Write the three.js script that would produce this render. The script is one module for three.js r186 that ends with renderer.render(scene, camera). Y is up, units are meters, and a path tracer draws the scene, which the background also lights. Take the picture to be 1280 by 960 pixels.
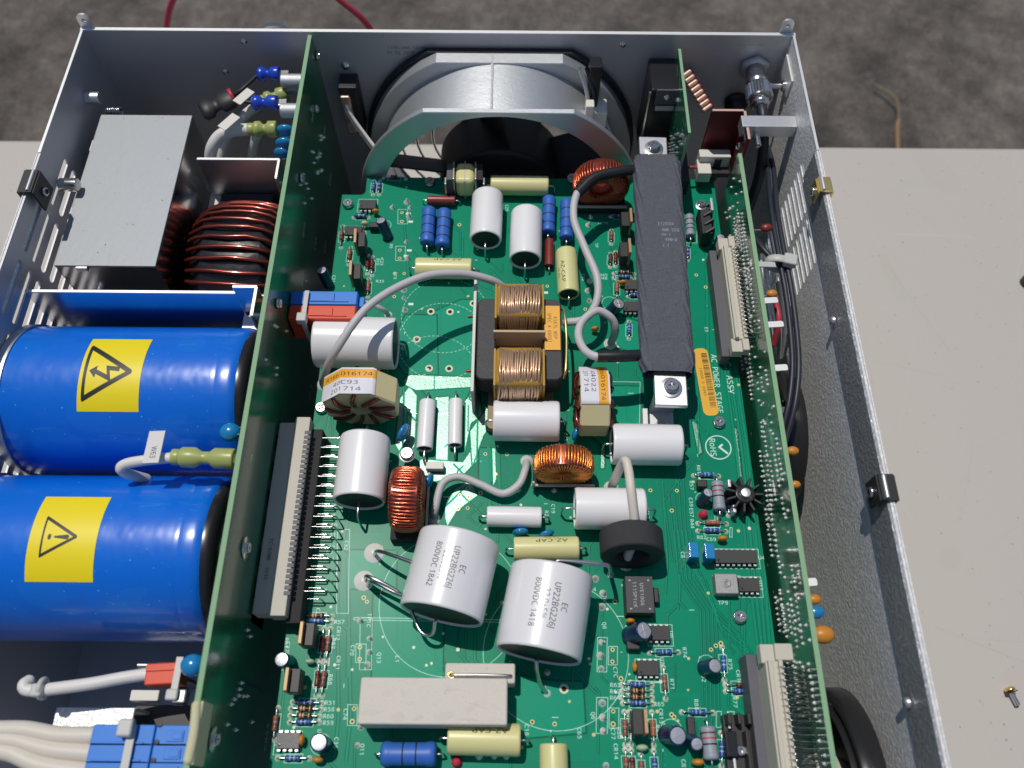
import * as THREE from 'three';
import { RoundedBoxGeometry } from 'three/addons/geometries/RoundedBoxGeometry.js';
import { mergeGeometries } from 'three/addons/utils/BufferGeometryUtils.js';

// ---------------------------------------------------------------- camera, sky, sun, exposure
const scene = new THREE.Scene();
const CAMH = 0.505, FPX = 1050, TILT = Math.atan(2030 / 1050), ROLL = 0.008;
const camera = new THREE.PerspectiveCamera(THREE.MathUtils.radToDeg(2 * Math.atan(480 / FPX)), 4 / 3, 0.02, 400);
camera.position.set(0, CAMH, 0);
camera.up.set(-Math.sin(ROLL), Math.cos(ROLL) * Math.cos(TILT), -Math.cos(ROLL) * Math.sin(TILT));
camera.lookAt(0, CAMH - Math.sin(TILT), -Math.cos(TILT));
camera.focus = 0.43; camera.userData.fStop = 9;
const SUN = new THREE.Vector3(-0.21, 1, -0.28).normalize();
{
  // clear summer sky: deep blue overhead, paler and whiter to the horizon, brighter round the sun
  const W = 256, H = 128, d = new Float32Array(W * H * 4), v = new THREE.Vector3();
  for (let j = 0; j < H; j++) for (let i = 0; i < W; i++) {
    const el = ((j + 0.5) / H - 0.5) * Math.PI, az = ((i + 0.5) / W - 0.5) * 2 * Math.PI;
    v.set(Math.cos(az) * Math.cos(el), Math.sin(el), Math.sin(az) * Math.cos(el));
    const y = Math.max(v.y, 0), h = Math.pow(1 - y, 3.5), c = Math.max(0, v.dot(SUN));
    const glow = 0.35 * Math.pow(c, 6) + 1.1 * Math.pow(c, 60);
    const o = (j * W + i) * 4;
    d[o] = 0.24 + 0.5 * h + glow; d[o + 1] = 0.38 + 0.46 * h + glow * 0.97; d[o + 2] = 0.68 + 0.28 * h + glow * 0.9; d[o + 3] = 1;
  }
  const t = new THREE.DataTexture(d, W, H, THREE.RGBAFormat, THREE.FloatType);
  t.mapping = THREE.EquirectangularReflectionMapping; t.magFilter = THREE.LinearFilter; t.minFilter = THREE.LinearFilter; t.needsUpdate = true;
  scene.background = t; scene.environment = t; scene.environmentIntensity = 0.6; scene.backgroundIntensity = 0.6;
}
const sun = new THREE.DirectionalLight(new THREE.Color(1, 0.95, 0.87), 4.8);
sun.position.copy(SUN).multiplyScalar(3); sun.castShadow = true; sun.shadow.mapSize.set(4096, 4096);
Object.assign(sun.shadow.camera, { left: -0.9, right: 0.9, top: 0.9, bottom: -0.9, near: 0.5, far: 6 });
scene.add(sun, sun.target);
const renderer = new THREE.WebGLRenderer({ antialias: true });
renderer.toneMapping = THREE.LinearToneMapping; renderer.toneMappingExposure = 0.54;
renderer.shadowMap.enabled = true;

// ---------------------------------------------------------------- helpers
const PB = 0.110, RIM = 0.172, FLOOR = 0.006;            // top of the main board, rim of the chassis, chassis floor
const CS = Math.cos(TILT), SN = Math.sin(TILT), V3 = (x, y, z) => new THREE.Vector3(x, y, z);
// a point of the photograph, given the height at which the thing stands -> place in the scene (metres)
function A(px, py, h = PB) {
  const a = (px - 640) / FPX, b = (480 - py) / FPX;
  const u = a * Math.cos(ROLL) + b * Math.sin(ROLL), v = -a * Math.sin(ROLL) + b * Math.cos(ROLL);
  const t = (CAMH - h) / (SN - v * CS);
  return V3(u * t, h, -(CS + v * SN) * t);
}
let seed = 7;
const rnd = () => { seed = (seed * 1664525 + 1013904223) >>> 0; return seed / 4294967296; };
const rr = (a, b) => a + (b - a) * rnd();
const used = {};
const numbered = (n) => { const k = used[n] = (used[n] ?? -1) + 1; return k ? n + '_' + String(k).padStart(3, '0') : n; };
function tag(o, label, category, group) { o.userData.label = label; o.userData.category = category; if (group) o.userData.group = group; return o; }
function thing(name, label, category, pos, ry = 0, group) {
  const g = new THREE.Group(); g.name = numbered(name); scene.add(g);
  g.position.copy(pos); g.rotation.y = ry;
  return tag(g, label, category, group);
}
function part(name, geo, mat, parent, label) {
  const m = new THREE.Mesh(Array.isArray(geo) ? M(...geo) : geo, mat); m.name = name; m.castShadow = m.receiveShadow = true;
  if (label) m.userData.label = label;
  parent.add(m); return m;
}
function struct(name, geo, mat) { const m = part(name, geo, mat, scene); m.userData.kind = 'structure'; return m; }
function M(...gs) {
  gs = gs.flat().map((g) => { let q = g.index ? g.toNonIndexed() : g; for (const k of Object.keys(q.attributes)) if (!['position', 'normal', 'uv'].includes(k)) q.deleteAttribute(k); return q; });
  return mergeGeometries(gs);
}
const X = (g, x = 0, y = 0, z = 0, rx = 0, ry = 0, rz = 0) => { g.applyMatrix4(new THREE.Matrix4().compose(V3(x, y, z), new THREE.Quaternion().setFromEuler(new THREE.Euler(rx, ry, rz)), V3(1, 1, 1))); return g; };
const uvM = (g) => { const p = g.attributes.position, n = g.attributes.normal, u = g.attributes.uv; for (let i = 0; i < p.count; i++) { const a = Math.abs(n.getX(i)), b = Math.abs(n.getY(i)), c = Math.abs(n.getZ(i)); if (a >= b && a >= c) u.setXY(i, p.getZ(i), p.getY(i)); else if (b >= c) u.setXY(i, p.getX(i), p.getZ(i)); else u.setXY(i, p.getX(i), p.getY(i)); } return g; };
const rbox = (w, h, d, b = 0.0005, x = 0, y = 0, z = 0) => { const g = new RoundedBoxGeometry(w, h, d, 1, Math.min(b, w / 2.1, h / 2.1, d / 2.1)); g.translate(x, y, z); return g; };
const box = (w, h, d, x = 0, y = 0, z = 0) => { const g = new THREE.BoxGeometry(w, h, d); g.translate(x, y, z); return g; };
const lathe = (pts, seg = 32) => new THREE.LatheGeometry(pts.map(([r, y]) => new THREE.Vector2(Math.max(r, 1e-6), y)), seg);
const cylY = (r, h, b = 0.0004, seg = 28) => lathe([[0, 0], [r - b, 0], [r, b], [r, h - b], [r - b, h], [0, h]], seg);
const latheX = (pts, seg) => { const g = lathe(pts, seg); g.rotateZ(-Math.PI / 2); return g; };            // profile [r, x]
const uvX = (g, L) => { const p = g.attributes.position, u = g.attributes.uv; for (let i = 0; i < p.count; i++) u.setY(i, p.getX(i) / L + 0.5); return g; };
const latheZ = (pts, seg) => { const g = lathe(pts, seg); g.rotateX(Math.PI / 2); return g; };
const tube = (pts, r, seg = 0, rad = 8, tension = 0.5) => new THREE.TubeGeometry(new THREE.CatmullRomCurve3(pts, false, 'catmullrom', tension), seg || Math.max(8, pts.length * 8), r, rad, false);
const capped = (pts, r, seg, rad = 8) => { const a = pts[0], b = pts[pts.length - 1]; return M(tube(pts, r, seg, rad), new THREE.SphereGeometry(r, rad, 6).translate(a.x, a.y, a.z), new THREE.SphereGeometry(r, rad, 6).translate(b.x, b.y, b.z)); };
function rshape(w, h, r, cx = 0, cy = 0) {
  const s = new THREE.Shape(), x = cx - w / 2, y = cy - h / 2;
  s.moveTo(x + r, y); s.lineTo(x + w - r, y); s.absarc(x + w - r, y + r, r, -Math.PI / 2, 0); s.lineTo(x + w, y + h - r); s.absarc(x + w - r, y + h - r, r, 0, Math.PI / 2);
  s.lineTo(x + r, y + h); s.absarc(x + r, y + h - r, r, Math.PI / 2, Math.PI); s.lineTo(x, y + r); s.absarc(x + r, y + r, r, Math.PI, Math.PI * 1.5); return s;
}
const extr = (s, d, b = 0, cs = 12) => new THREE.ExtrudeGeometry(s, { depth: d, bevelEnabled: b > 0, bevelSize: b, bevelThickness: b, bevelSegments: 1, curveSegments: cs });

// ---------------------------------------------------------------- textures
function canvas(w, h, draw, srgb = true) {
  const c = document.createElement('canvas'); c.width = w; c.height = h; draw(c.getContext('2d'), w, h);
  const t = new THREE.CanvasTexture(c); if (srgb) t.colorSpace = THREE.SRGBColorSpace; t.wrapS = t.wrapT = THREE.RepeatWrapping; t.anisotropy = 8; return t;
}
function lattice(n) { const a = new Float32Array(n * n); for (let i = 0; i < n * n; i++) a[i] = rnd(); return a; }
function tileNoise(size, octs) {                                          // periodic value noise, octs: [cells, weight]
  const out = new Float32Array(size * size); let tot = 0;
  for (const [n, w] of octs) {
    const L = lattice(n); tot += w;
    for (let y = 0; y < size; y++) { const fy = y * n / size, y0 = Math.floor(fy), ty = fy - y0, sy = ty * ty * (3 - 2 * ty);
      for (let x = 0; x < size; x++) { const fx = x * n / size, x0 = Math.floor(fx), tx = fx - x0, sx = tx * tx * (3 - 2 * tx);
        const a = L[(y0 % n) * n + x0 % n], b = L[(y0 % n) * n + (x0 + 1) % n], c = L[((y0 + 1) % n) * n + x0 % n], d = L[((y0 + 1) % n) * n + (x0 + 1) % n];
        out[y * size + x] += w * ((a + (b - a) * sx) * (1 - sy) + (c + (d - c) * sx) * sy); } }
  }
  for (let i = 0; i < out.length; i++) out[i] /= tot; return out;
}
function dataTex(size, fn, srgb, rep = 1) {
  const d = new Uint8Array(size * size * 4);
  for (let i = 0; i < size * size; i++) { const c = fn(i, i % size, Math.floor(i / size)); for (let k = 0; k < 3; k++) d[i * 4 + k] = Math.max(0, Math.min(255, (Array.isArray(c) ? c[k] : c) * 255)); d[i * 4 + 3] = 255; }
  const t = new THREE.DataTexture(d, size, size); t.magFilter = THREE.LinearFilter; t.minFilter = THREE.LinearMipmapLinearFilter; t.generateMipmaps = true; t.wrapS = t.wrapT = THREE.RepeatWrapping; t.repeat.set(rep, rep);
  if (srgb) t.colorSpace = THREE.SRGBColorSpace; t.needsUpdate = true; return t;
}
const nz = tileNoise(512, [[8, 1], [32, 0.8], [128, 0.8], [256, 0.7]]), fine = tileNoise(512, [[256, 1], [128, 0.5]]), soft = tileNoise(256, [[4, 1], [9, 0.6], [23, 0.3]]);
const texFine = dataTex(512, (i) => fine[i]), texSoft = dataTex(256, (i) => soft[i]), texNz = dataTex(512, (i) => nz[i]), texSpangle = dataTex(512, (i) => Math.min(1, 0.74 + 0.5 * Math.pow(Math.max(0, (fine[i] - 0.35) / 0.6), 2.2)));
const rep = (t, x, y = x) => { const c = t.clone(); c.repeat.set(x, y); c.needsUpdate = true; return c; };

// ---------------------------------------------------------------- materials
const mat = (r, g, b, rough, metal = 0, extra = {}) => new THREE.MeshPhysicalMaterial({ color: new THREE.Color().setRGB(r, g, b), roughness: rough, metalness: metal, ...extra });
const m = {
  steel: mat(0.60, 0.60, 0.63, 0.55, 0.72, { bumpMap: rep(texFine, 9), bumpScale: 0.00003 }),
  galv: mat(0.97, 0.97, 0.97, 0.42, 0.06, { map: rep(texSpangle, 5), bumpMap: rep(texFine, 5), bumpScale: 0.00022 }),
  alu: mat(0.72, 0.73, 0.75, 0.38, 0.9, { bumpMap: rep(texFine, 20), bumpScale: 0.00002 }),
  aluEdge: mat(0.85, 0.85, 0.85, 0.45, 0.6),
  strip: mat(0.6, 0.62, 0.66, 0.4, 0.6, { map: rep(texSpangle, 5), bumpMap: rep(texFine, 5), bumpScale: 0.0003 }),
  mirror: mat(0.72, 0.72, 0.74, 0.16, 1),
  cast: mat(0.62, 0.64, 0.66, 0.46, 0.8, { bumpMap: rep(texNz, 12), bumpScale: 0.00012 }),
  chrome: mat(0.7, 0.69, 0.67, 0.2, 1),
  solder: mat(0.72, 0.71, 0.69, 0.3, 1),
  joint: mat(0.82, 0.81, 0.77, 0.4, 0.25),
  lead: mat(0.66, 0.66, 0.66, 0.28, 1),
  gold: mat(0.85, 0.66, 0.28, 0.3, 0.9),
  whiteCap: mat(0.86, 0.85, 0.87, 0.3, 0, { clearcoat: 0.35, clearcoatRoughness: 0.2 }),
  resin: mat(0.02, 0.02, 0.022, 0.5),
  yellowCap: mat(0.72, 0.68, 0.32, 0.35, 0, { clearcoat: 0.2, clearcoatRoughness: 0.3 }),
  black: mat(0.022, 0.022, 0.024, 0.5), blackGloss: mat(0.018, 0.018, 0.02, 0.25), blackMatte: mat(0.03, 0.03, 0.032, 0.85),
  chip: mat(0.05, 0.048, 0.052, 0.6, 0, { bumpMap: rep(texFine, 60), bumpScale: 0.00004 }),
  blueRes: mat(0.035, 0.14, 0.52, 0.45), greyRes: mat(0.30, 0.34, 0.40, 0.5), brownCap: mat(0.22, 0.03, 0.025, 0.35, 0, { clearcoat: 0.4 }),
  blueDisc: mat(0.01, 0.22, 0.52, 0.25, 0, { clearcoat: 0.6, clearcoatRoughness: 0.1 }), orangeDisc: mat(0.6, 0.24, 0.03, 0.4), paleDisc: mat(0.4, 0.55, 0.35, 0.5),
  copperRed: mat(0.62, 0.13, 0.06, 0.3, 0.85, { clearcoat: 0.5, clearcoatRoughness: 0.15 }), copperOrange: mat(0.82, 0.29, 0.06, 0.32, 0.9, { clearcoat: 0.4 }),
  copperLitz: mat(0.56, 0.36, 0.22, 0.34, 0.6, { clearcoat: 0.9, clearcoatRoughness: 0.15 }), copperDark: mat(0.24, 0.042, 0.028, 0.28, 0.7, { clearcoat: 0.7, clearcoatRoughness: 0.1 }), copperFinger: mat(0.88, 0.58, 0.46, 0.42, 0.7),
  greyWire: mat(0.55, 0.53, 0.54, 0.5), beigeWire: mat(0.68, 0.63, 0.55, 0.5), whiteWire: mat(0.74, 0.72, 0.69, 0.5), redWire: mat(0.5, 0.05, 0.08, 0.4), darkWire: mat(0.02, 0.025, 0.04, 0.45),
  sleeve: mat(0.02, 0.02, 0.022, 0.35), shrink: mat(0.085, 0.085, 0.1, 0.7, 0, { bumpMap: rep(texFine, 40), bumpScale: 0.00006, sheen: 0.2 }),
  beigePlastic: mat(0.56, 0.53, 0.45, 0.6), greyPlastic: mat(0.10, 0.10, 0.12, 0.55), whitePlastic: mat(0.72, 0.70, 0.64, 0.5), nylon: mat(0.62, 0.62, 0.6, 0.45, 0, { transmission: 0.15, thickness: 0 }),
  cement: mat(0.84, 0.80, 0.74, 0.9, 0, { map: canvas(512, 256, (c, w, h) => { c.fillStyle = '#f7f5f2'; c.fillRect(0, 0, w, h); for (let i = 0; i < 500; i++) { c.fillStyle = `rgba(${rnd() < 0.5 ? '150,135,115' : '120,115,110'},${rr(0.04, 0.28)})`; c.beginPath(); c.arc(rnd() * w, rnd() * h, rr(0.6, 2.2), 0, 7); c.fill(); } for (let i = 0; i < 18; i++) { c.fillStyle = `rgba(170,155,130,${rr(0.03, 0.1)})`; c.beginPath(); c.ellipse(rnd() * w, rnd() * h, rr(8, 50), rr(5, 25), rnd() * 3, 0, 7); c.fill(); } }), bumpMap: rep(texNz, 40), bumpScale: 0.00015 }),
  blueConn: mat(0.02, 0.2, 0.7, 0.5), redConn: mat(0.72, 0.07, 0.025, 0.5),
  tape: mat(0.72, 0.64, 0.36, 0.45), paper: mat(0.7, 0.7, 0.75, 0.6), spade: mat(0.5, 0.56, 0.18, 0.35, 0, { transmission: 0.25, thickness: 0 }),
  maroon: mat(0.16, 0.025, 0.03, 0.4, 0.5), edgeGreen: mat(0.24, 0.42, 0.24, 0.7), fibre: mat(0.6, 0.58, 0.38, 0.9),
  ferrite: mat(0.035, 0.035, 0.04, 0.55, 0, { bumpMap: rep(texNz, 30), bumpScale: 0.0002 }), tan: mat(0.42, 0.27, 0.15, 0.5, 0.4),
  sleeveBlue: mat(0.012, 0.022, 0.09, 0.35, 0, { clearcoat: 0.4 }), canTop: mat(0.66, 0.66, 0.72, 0.4, 0.6),
  blueCan: mat(0.001, 0.125, 0.60, 0.26, 0, { clearcoat: 0.7, clearcoatRoughness: 0.12 }), yellowLab: mat(0.8, 0.66, 0.02, 0.4),
  redPlastic: mat(0.6, 0.04, 0.08, 0.4), varnish: mat(0.45, 0.26, 0.04, 0.3), tan2: mat(0.55, 0.40, 0.24, 0.5), bakelite: mat(0.32, 0.24, 0.14, 0.6),
};

// ---------------------------------------------------------------- writing
const text = (c, s, x, y, size, rot = 0, color = '#222', font = 'sans-serif', align = 'center') => { c.save(); c.translate(x, y); c.rotate(rot); c.fillStyle = color; c.font = `${size}px ${font}`; c.textAlign = align; c.textBaseline = 'middle'; c.fillText(s, 0, 0); c.restore(); };

// ---------------------------------------------------------------- the setting: asphalt, folding table
{
  const asph = dataTex(512, (i, x, y) => { const n = nz[i], s = soft[(y >> 1) * 256 + (x >> 1)], p = fine[(i * 7 + 131) % (512 * 512)] > 0.80 ? 0.16 : 0; const f = fine[(i * 3 + 77) % (512 * 512)] - 0.5, v = 0.35 + 0.30 * (n - 0.5) + 0.22 * (s - 0.5) + 0.22 * f + p; return [v * 1.05, v * 0.985, v * 0.93]; }, true, 1);
  const g = new THREE.PlaneGeometry(120, 120); g.rotateX(-Math.PI / 2); g.translate(0, -0.74, 0);
  const uv = g.attributes.uv; for (let i = 0; i < uv.count; i++) uv.setXY(i, uv.getX(i) * 200, uv.getY(i) * 200);
  struct('asphalt_ground', g, new THREE.MeshPhysicalMaterial({ map: asph, roughness: 0.95, bumpMap: texNz, bumpScale: 0.006 }));
}
const TBZ = -0.478;
{
  const marks = canvas(2048, 1024, (c, w, h) => {
    c.fillStyle = '#bdb7b0'; c.fillRect(0, 0, w, h);
    for (let i = 0; i < 1500; i++) { c.fillStyle = `rgba(${rr(80, 150) | 0},${rr(75, 130) | 0},${rr(70, 120) | 0},${rr(0.15, 0.6)})`; c.beginPath(); c.arc(rnd() * w, rnd() * h, rr(0.4, 1.5), 0, 7); c.fill(); }
    for (let i = 0; i < 170; i++) { c.strokeStyle = rnd() < 0.6 ? `rgba(120,115,110,${rr(0.04, 0.13)})` : `rgba(235,232,228,${rr(0.05, 0.15)})`; c.lineWidth = rr(0.5, 1.6); const x = rnd() * w, y = rnd() * h, a = rr(-0.5, 2.2), l = rr(20, 190); c.beginPath(); c.moveTo(x, y); c.quadraticCurveTo(x + Math.cos(a) * l * 0.5 + rr(-8, 8), y + Math.sin(a) * l * 0.5, x + Math.cos(a) * l, y + Math.sin(a) * l); c.stroke(); }
    for (let i = 0; i < 40; i++) { c.fillStyle = `rgba(150,140,128,${rr(0.02, 0.07)})`; c.beginPath(); c.ellipse(rnd() * w, rnd() * h, rr(10, 60), rr(6, 30), rnd() * 3, 0, 7); c.fill(); }
  });
  const t = thing('folding_table', 'off white plastic folding table under the opened metal chassis', 'table', V3(0, -0.74, TBZ + 0.38));
  const top = rbox(1.8, 0.045, 0.76, 0.006, 0, 0.7175, 0), uv = top.attributes.uv, ps = top.attributes.position;
  for (let i = 0; i < uv.count; i++) uv.setXY(i, (ps.getX(i) + 0.9) / 0.9, (ps.getZ(i) + 0.38) / 0.45);
  part('tabletop', top, new THREE.MeshPhysicalMaterial({ map: marks, roughness: 0.55, bumpMap: rep(texFine, 8), bumpScale: 0.00006 }), t);
  for (const [x, z] of [[-0.75, -0.3], [0.75, -0.3], [-0.75, 0.3], [0.75, 0.3]]) part('leg', cylY(0.013, 0.69).translate(x, 0, z), m.greyPlastic, t);
}

// ---------------------------------------------------------------- the chassis
const XL = -0.2455, XR = 0.158, ZB = -0.3965, ZF = 0.05;
const FANX = -0.0087, FANY = 0.0866;
const chassis = thing('equipment_chassis', 'open grey sheet metal chassis holding the circuit boards on the table', 'chassis', V3(0, 0, 0));
{
  const bs = new THREE.Shape(); bs.moveTo(XL - 0.0016, 0); bs.lineTo(XR + 0.0016, 0); bs.lineTo(XR + 0.0016, RIM); bs.lineTo(XL - 0.0016, RIM); bs.closePath();
  const hole = new THREE.Path(); hole.absarc(FANX, FANY, 0.0735, 0, Math.PI * 2); bs.holes.push(hole);
  const back = part('back_panel', extr(bs, 0.0016, 0, 40).translate(0, 0, ZB - 0.0016), m.steel, chassis);
  part('rim_edge', box(XR - XL + 0.0032, 0.0007, 0.0022, (XL + XR) / 2, RIM + 0.00035, ZB - 0.0008), m.aluEdge, chassis);
  for (const x of [XL + 0.002, XR - 0.004]) {
    const s = rshape(0.007, 0.012, 0.003, x, RIM + 0.003), h = new THREE.Path(); h.absarc(x, RIM + 0.005, 0.0014, 0, Math.PI * 2); s.holes.push(h);
    part('lug', extr(s, 0.0014, 0, 8).translate(0, 0, ZB - 0.0034), m.alu, chassis);
  }
  // stamped numbers inside the back panel
  const st = canvas(512, 128, (c, w, h) => { c.clearRect(0, 0, w, h); text(c, '1136-248-12345', 256, 40, 40, 0, 'rgba(25,25,28,0.75)', 'monospace'); text(c, '03 02 2018  N', 230, 92, 40, 0, 'rgba(25,25,28,0.75)', 'monospace'); });
  part('stamped_number', new THREE.PlaneGeometry(0.034, 0.0085).translate(-0.0625, 0.1605, ZB + 0.0004), new THREE.MeshPhysicalMaterial({ map: st, transparent: true, roughness: 0.6 }), chassis);
  part('stamped_number', new THREE.PlaneGeometry(0.022, 0.0015).translate(0.136, 0.166, ZB + 0.0004), new THREE.MeshPhysicalMaterial({ map: st, transparent: true, roughness: 0.6 }), chassis);
  const side = (x0, slots, name, zb, top, label, z0 = ZF) => {
    const s = new THREE.Shape(); s.moveTo(-zb, 0); s.lineTo(-zb, top); s.lineTo(-z0, top); s.lineTo(-z0, 0); s.closePath();
    for (const [z, y, l, h] of slots) { const q = rshape(l, h, h / 2.05, -(z + l / 2), y); s.holes.push(new THREE.Path(q.getPoints(4).reverse())); }
    return part(name, extr(s, 0.0011, 0, 4).rotateY(Math.PI / 2).translate(x0, 0, 0), x0 < 0 ? m.steel : m.galv, chassis, label);
  };
  const ls = [], rs = [];
  for (const [z, k0] of [[-0.3195, 1], [-0.2825, 0], [-0.2455, 0], [-0.2085, 0], [-0.1715, 0]]) for (let k = k0; k < 8; k++) ls.push([z, 0.160 - 0.0092 * k, 0.031, 0.0046]);
  for (const z of [-0.3214, -0.2885]) for (let k = 0; k < 17; k++) rs.push([z, 0.1512 - 0.0060 * k, 0.0295, 0.0035]);
  side(XL - 0.0011, ls, 'side_panel', ZB, RIM, 'shaded side panel with rows of wide vent slots');
  side(XR, rs, 'side_panel', ZB, RIM, 'sunlit side panel with two rows of narrow vent slots');
  const lip = (x0, z) => { const g = uvM(box(0.0006, 0.022, ZF - z, x0, RIM - 0.0108, (ZF + z) / 2)); return part('outer_lip', g, m.galv, chassis); };
  lip(XL - 0.00155, -0.305); lip(XR + 0.00155, -0.311);
  for (const [x, z0, z1] of [[XL - 0.0006, ZB, -0.305], [XR + 0.0006, ZB, -0.311]]) part('rim_edge', box(0.0014, 0.0006, z1 - z0, x, RIM + 0.0003, (z0 + z1) / 2), m.aluEdge, chassis);
  part('stiffener_strip', uvM(box(0.0010, 0.0192, ZF + 0.31, XR - 0.0006, RIM - 0.0101, (ZF - 0.31) / 2)), m.strip, chassis);
  part('floor_panel', box(XR - XL, FLOOR - 0.001, ZF - ZB, (XR + XL) / 2, FLOOR / 2 + 0.0005, (ZF + ZB) / 2), m.steel, chassis);
  for (const [px, py, h] of [[1045, 394, 0.157], [1145, 870, 0.156]]) { const p = A(px, py, h); part('rivet', X(lathe([[0, 0.0022], [0.0016, 0.0020], [0.0021, 0.0008], [0.0021, 0]], 12), XR - 0.0016, p.y, p.z, 0, 0, Math.PI / 2), m.alu, chassis); }
  // spring clips over the side panels
  const clip = (x, z, dir, mm, label, k = 1) => {
    const c = part('clip_nut', [box(0.0010, 0.014 * k, 0.0145 * k, x - dir * 0.0052, RIM - 0.0055 * k, z), box(0.0064, 0.0011, 0.0145 * k, x - dir * 0.0018, RIM + 0.0018, z), box(0.0010, 0.006 * k, 0.0145 * k, x + dir * 0.0019, RIM - 0.0012, z)], mm, chassis, label);
    part('screw_hole', X(lathe([[0.0015, 0], [0.0026, 0], [0.0022, 0.0014], [0.0015, 0.0016]], 14), x - dir * 0.0056, RIM - 0.006 * k, z, 0, 0, dir * Math.PI / 2), m.chrome, c);
    part('spring_lip', X(cylY(0.0009, 0.013 * k, 0.0002, 8), x - dir * 0.0030, RIM + 0.0026, z - 0.0065 * k, Math.PI / 2), m.canTop, c);
  };
  { const p = A(1100, 601, 0.174); clip(XR + 0.0012, p.z, 1, m.black, 'black spring clip on the sunlit rim', 0.78); }
  { const p = A(1021, 224, 0.174); clip(XR + 0.0016, p.z, 1, m.gold, 'yellow zinc spring clip on the sunlit rim', 0.62); }
  { const p = A(30, 236, 0.174); clip(XL - 0.0016, p.z, -1, m.black, 'black spring clip on the shaded rim'); }
  // standoffs and bolts of the side panels
  const so = (px, py, h, r, l, mm) => { const p = A(px, py, h); return part('standoff', X(cylY(r, l, 0.0005, 20), XL, p.y, p.z, 0, 0, -Math.PI / 2), mm, chassis); };
  so(99, 131, 0.152, 0.0035, 0.0085, m.alu); so(63, 240, 0.150, 0.0036, 0.010, m.chrome);
  { const p = A(135, 147, 0.138); part('spring_screw', X(tube(Array.from({ length: 60 }, (_, i) => V3(i * 0.00015, 0.0022 * Math.cos(i * 0.75), 0.0022 * Math.sin(i * 0.75))), 0.0006, 240, 5), p.x - 0.003, p.y, p.z), m.chrome, chassis); }
  { const p = A(972, 102, 0.152); const b = part('bolt', X(cylY(0.0032, 0.003, 0.0004, 6), XR, p.y, p.z, 0, 0, Math.PI / 2), m.chrome, chassis); part('bolt_tip', X(cylY(0.0016, 0.009, 0.0003, 12), XR - 0.003, p.y, p.z, 0, 0, Math.PI / 2), m.chrome, b); part('washer_plate', box(0.001, 0.012, 0.022, XR - 0.0006, p.y + 0.004, p.z - 0.004), m.aluEdge, chassis); }
  for (const [px, py] of [[297, 60], [772, 53]]) { const q = A(px, py, 0.166); part('panel_screw', X(lathe([[0, 0.0016], [0.0014, 0.0013], [0.002, 0.0004], [0.002, 0]], 14), q.x, 0.1655, ZB, Math.PI / 2), m.chrome, chassis); }
  { const q = A(264, 117, 0.15); part('panel_screw', X(lathe([[0, 0.0016], [0.0014, 0.0013], [0.002, 0.0004], [0.002, 0]], 14), q.x, 0.143, ZB, Math.PI / 2), m.chrome, chassis); }
}

// ---------------------------------------------------------------- pan head screw, washer
function screwHead(r, h, slots = true) {
  const s = new THREE.Shape(); s.absarc(0, 0, r * 0.8, 0, Math.PI * 2);
  const w = r * 0.14, l = r * 0.5, p = new THREE.Path();
  [[w, l], [-w, l], [-w, w], [-l, w], [-l, -w], [-w, -w], [-w, -l], [w, -l], [w, -w], [l, -w], [l, w], [w, w]].forEach(([a, b], i) => (i ? p.lineTo(a, b) : p.moveTo(a, b)));
  s.holes.push(p);
  return M(lathe([[0, 0], [r, 0], [r, h * 0.45], [r * 0.92, h * 0.7], [r * 0.8, h * 0.72], [0, h * 0.62]], 24), extr(s, h * 0.3, r * 0.04, 16).rotateX(-Math.PI / 2).translate(0, h * 0.68, 0));
}
function addScrew(parent, p, r, h, washer, name = 'screw') {
  const s = part(name, screwHead(r, h), m.chrome, parent); s.position.copy(p); s.rotation.y = rr(0, 1.5);
  if (washer) { part('washer', lathe([[r * 0.4, -0.0008], [washer, -0.0008], [washer, -0.0001], [r * 0.4, -0.0001]], 24), m.solder, s); }
  return s;
}

// ---------------------------------------------------------------- the two upright boards
const boardTex = (w, h, base, seedTraces, dots) => canvas(w, h, (c) => {
  c.fillStyle = base; c.fillRect(0, 0, w, h);
  for (let i = 0; i < seedTraces; i++) { c.strokeStyle = rnd() < 0.5 ? 'rgba(30,120,80,0.5)' : 'rgba(0,40,25,0.5)'; c.lineWidth = rr(1, 5); let x = rnd() * w, y = rnd() * h; c.beginPath(); c.moveTo(x, y); for (let k = 0; k < 4; k++) { if (rnd() < 0.6) x += rr(-120, 120); else y += rr(-60, 60); c.lineTo(x, y); } c.stroke(); }
  for (let i = 0; i < dots; i++) { c.fillStyle = 'rgba(205,205,190,0.9)'; const x = rnd() * w, y = rnd() * h; c.beginPath(); c.arc(x, y, rr(1, 2.6), 0, 7); c.fill(); }
  for (let i = 0; i < 26; i++) text(c, ['R', 'C', 'Q', 'CR', 'U', 'TP'][i % 6] + (10 + i * 3), rnd() * w, rnd() * h, 13, 0, 'rgba(220,230,220,0.8)', 'monospace');
});
const LBX = -0.1166;
const leftBoard = thing('upright_circuit_board', 'tall dark green circuit board dividing the capacitor bay from the main board', 'circuit board', V3(LBX, 0.014, -0.187));
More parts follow.
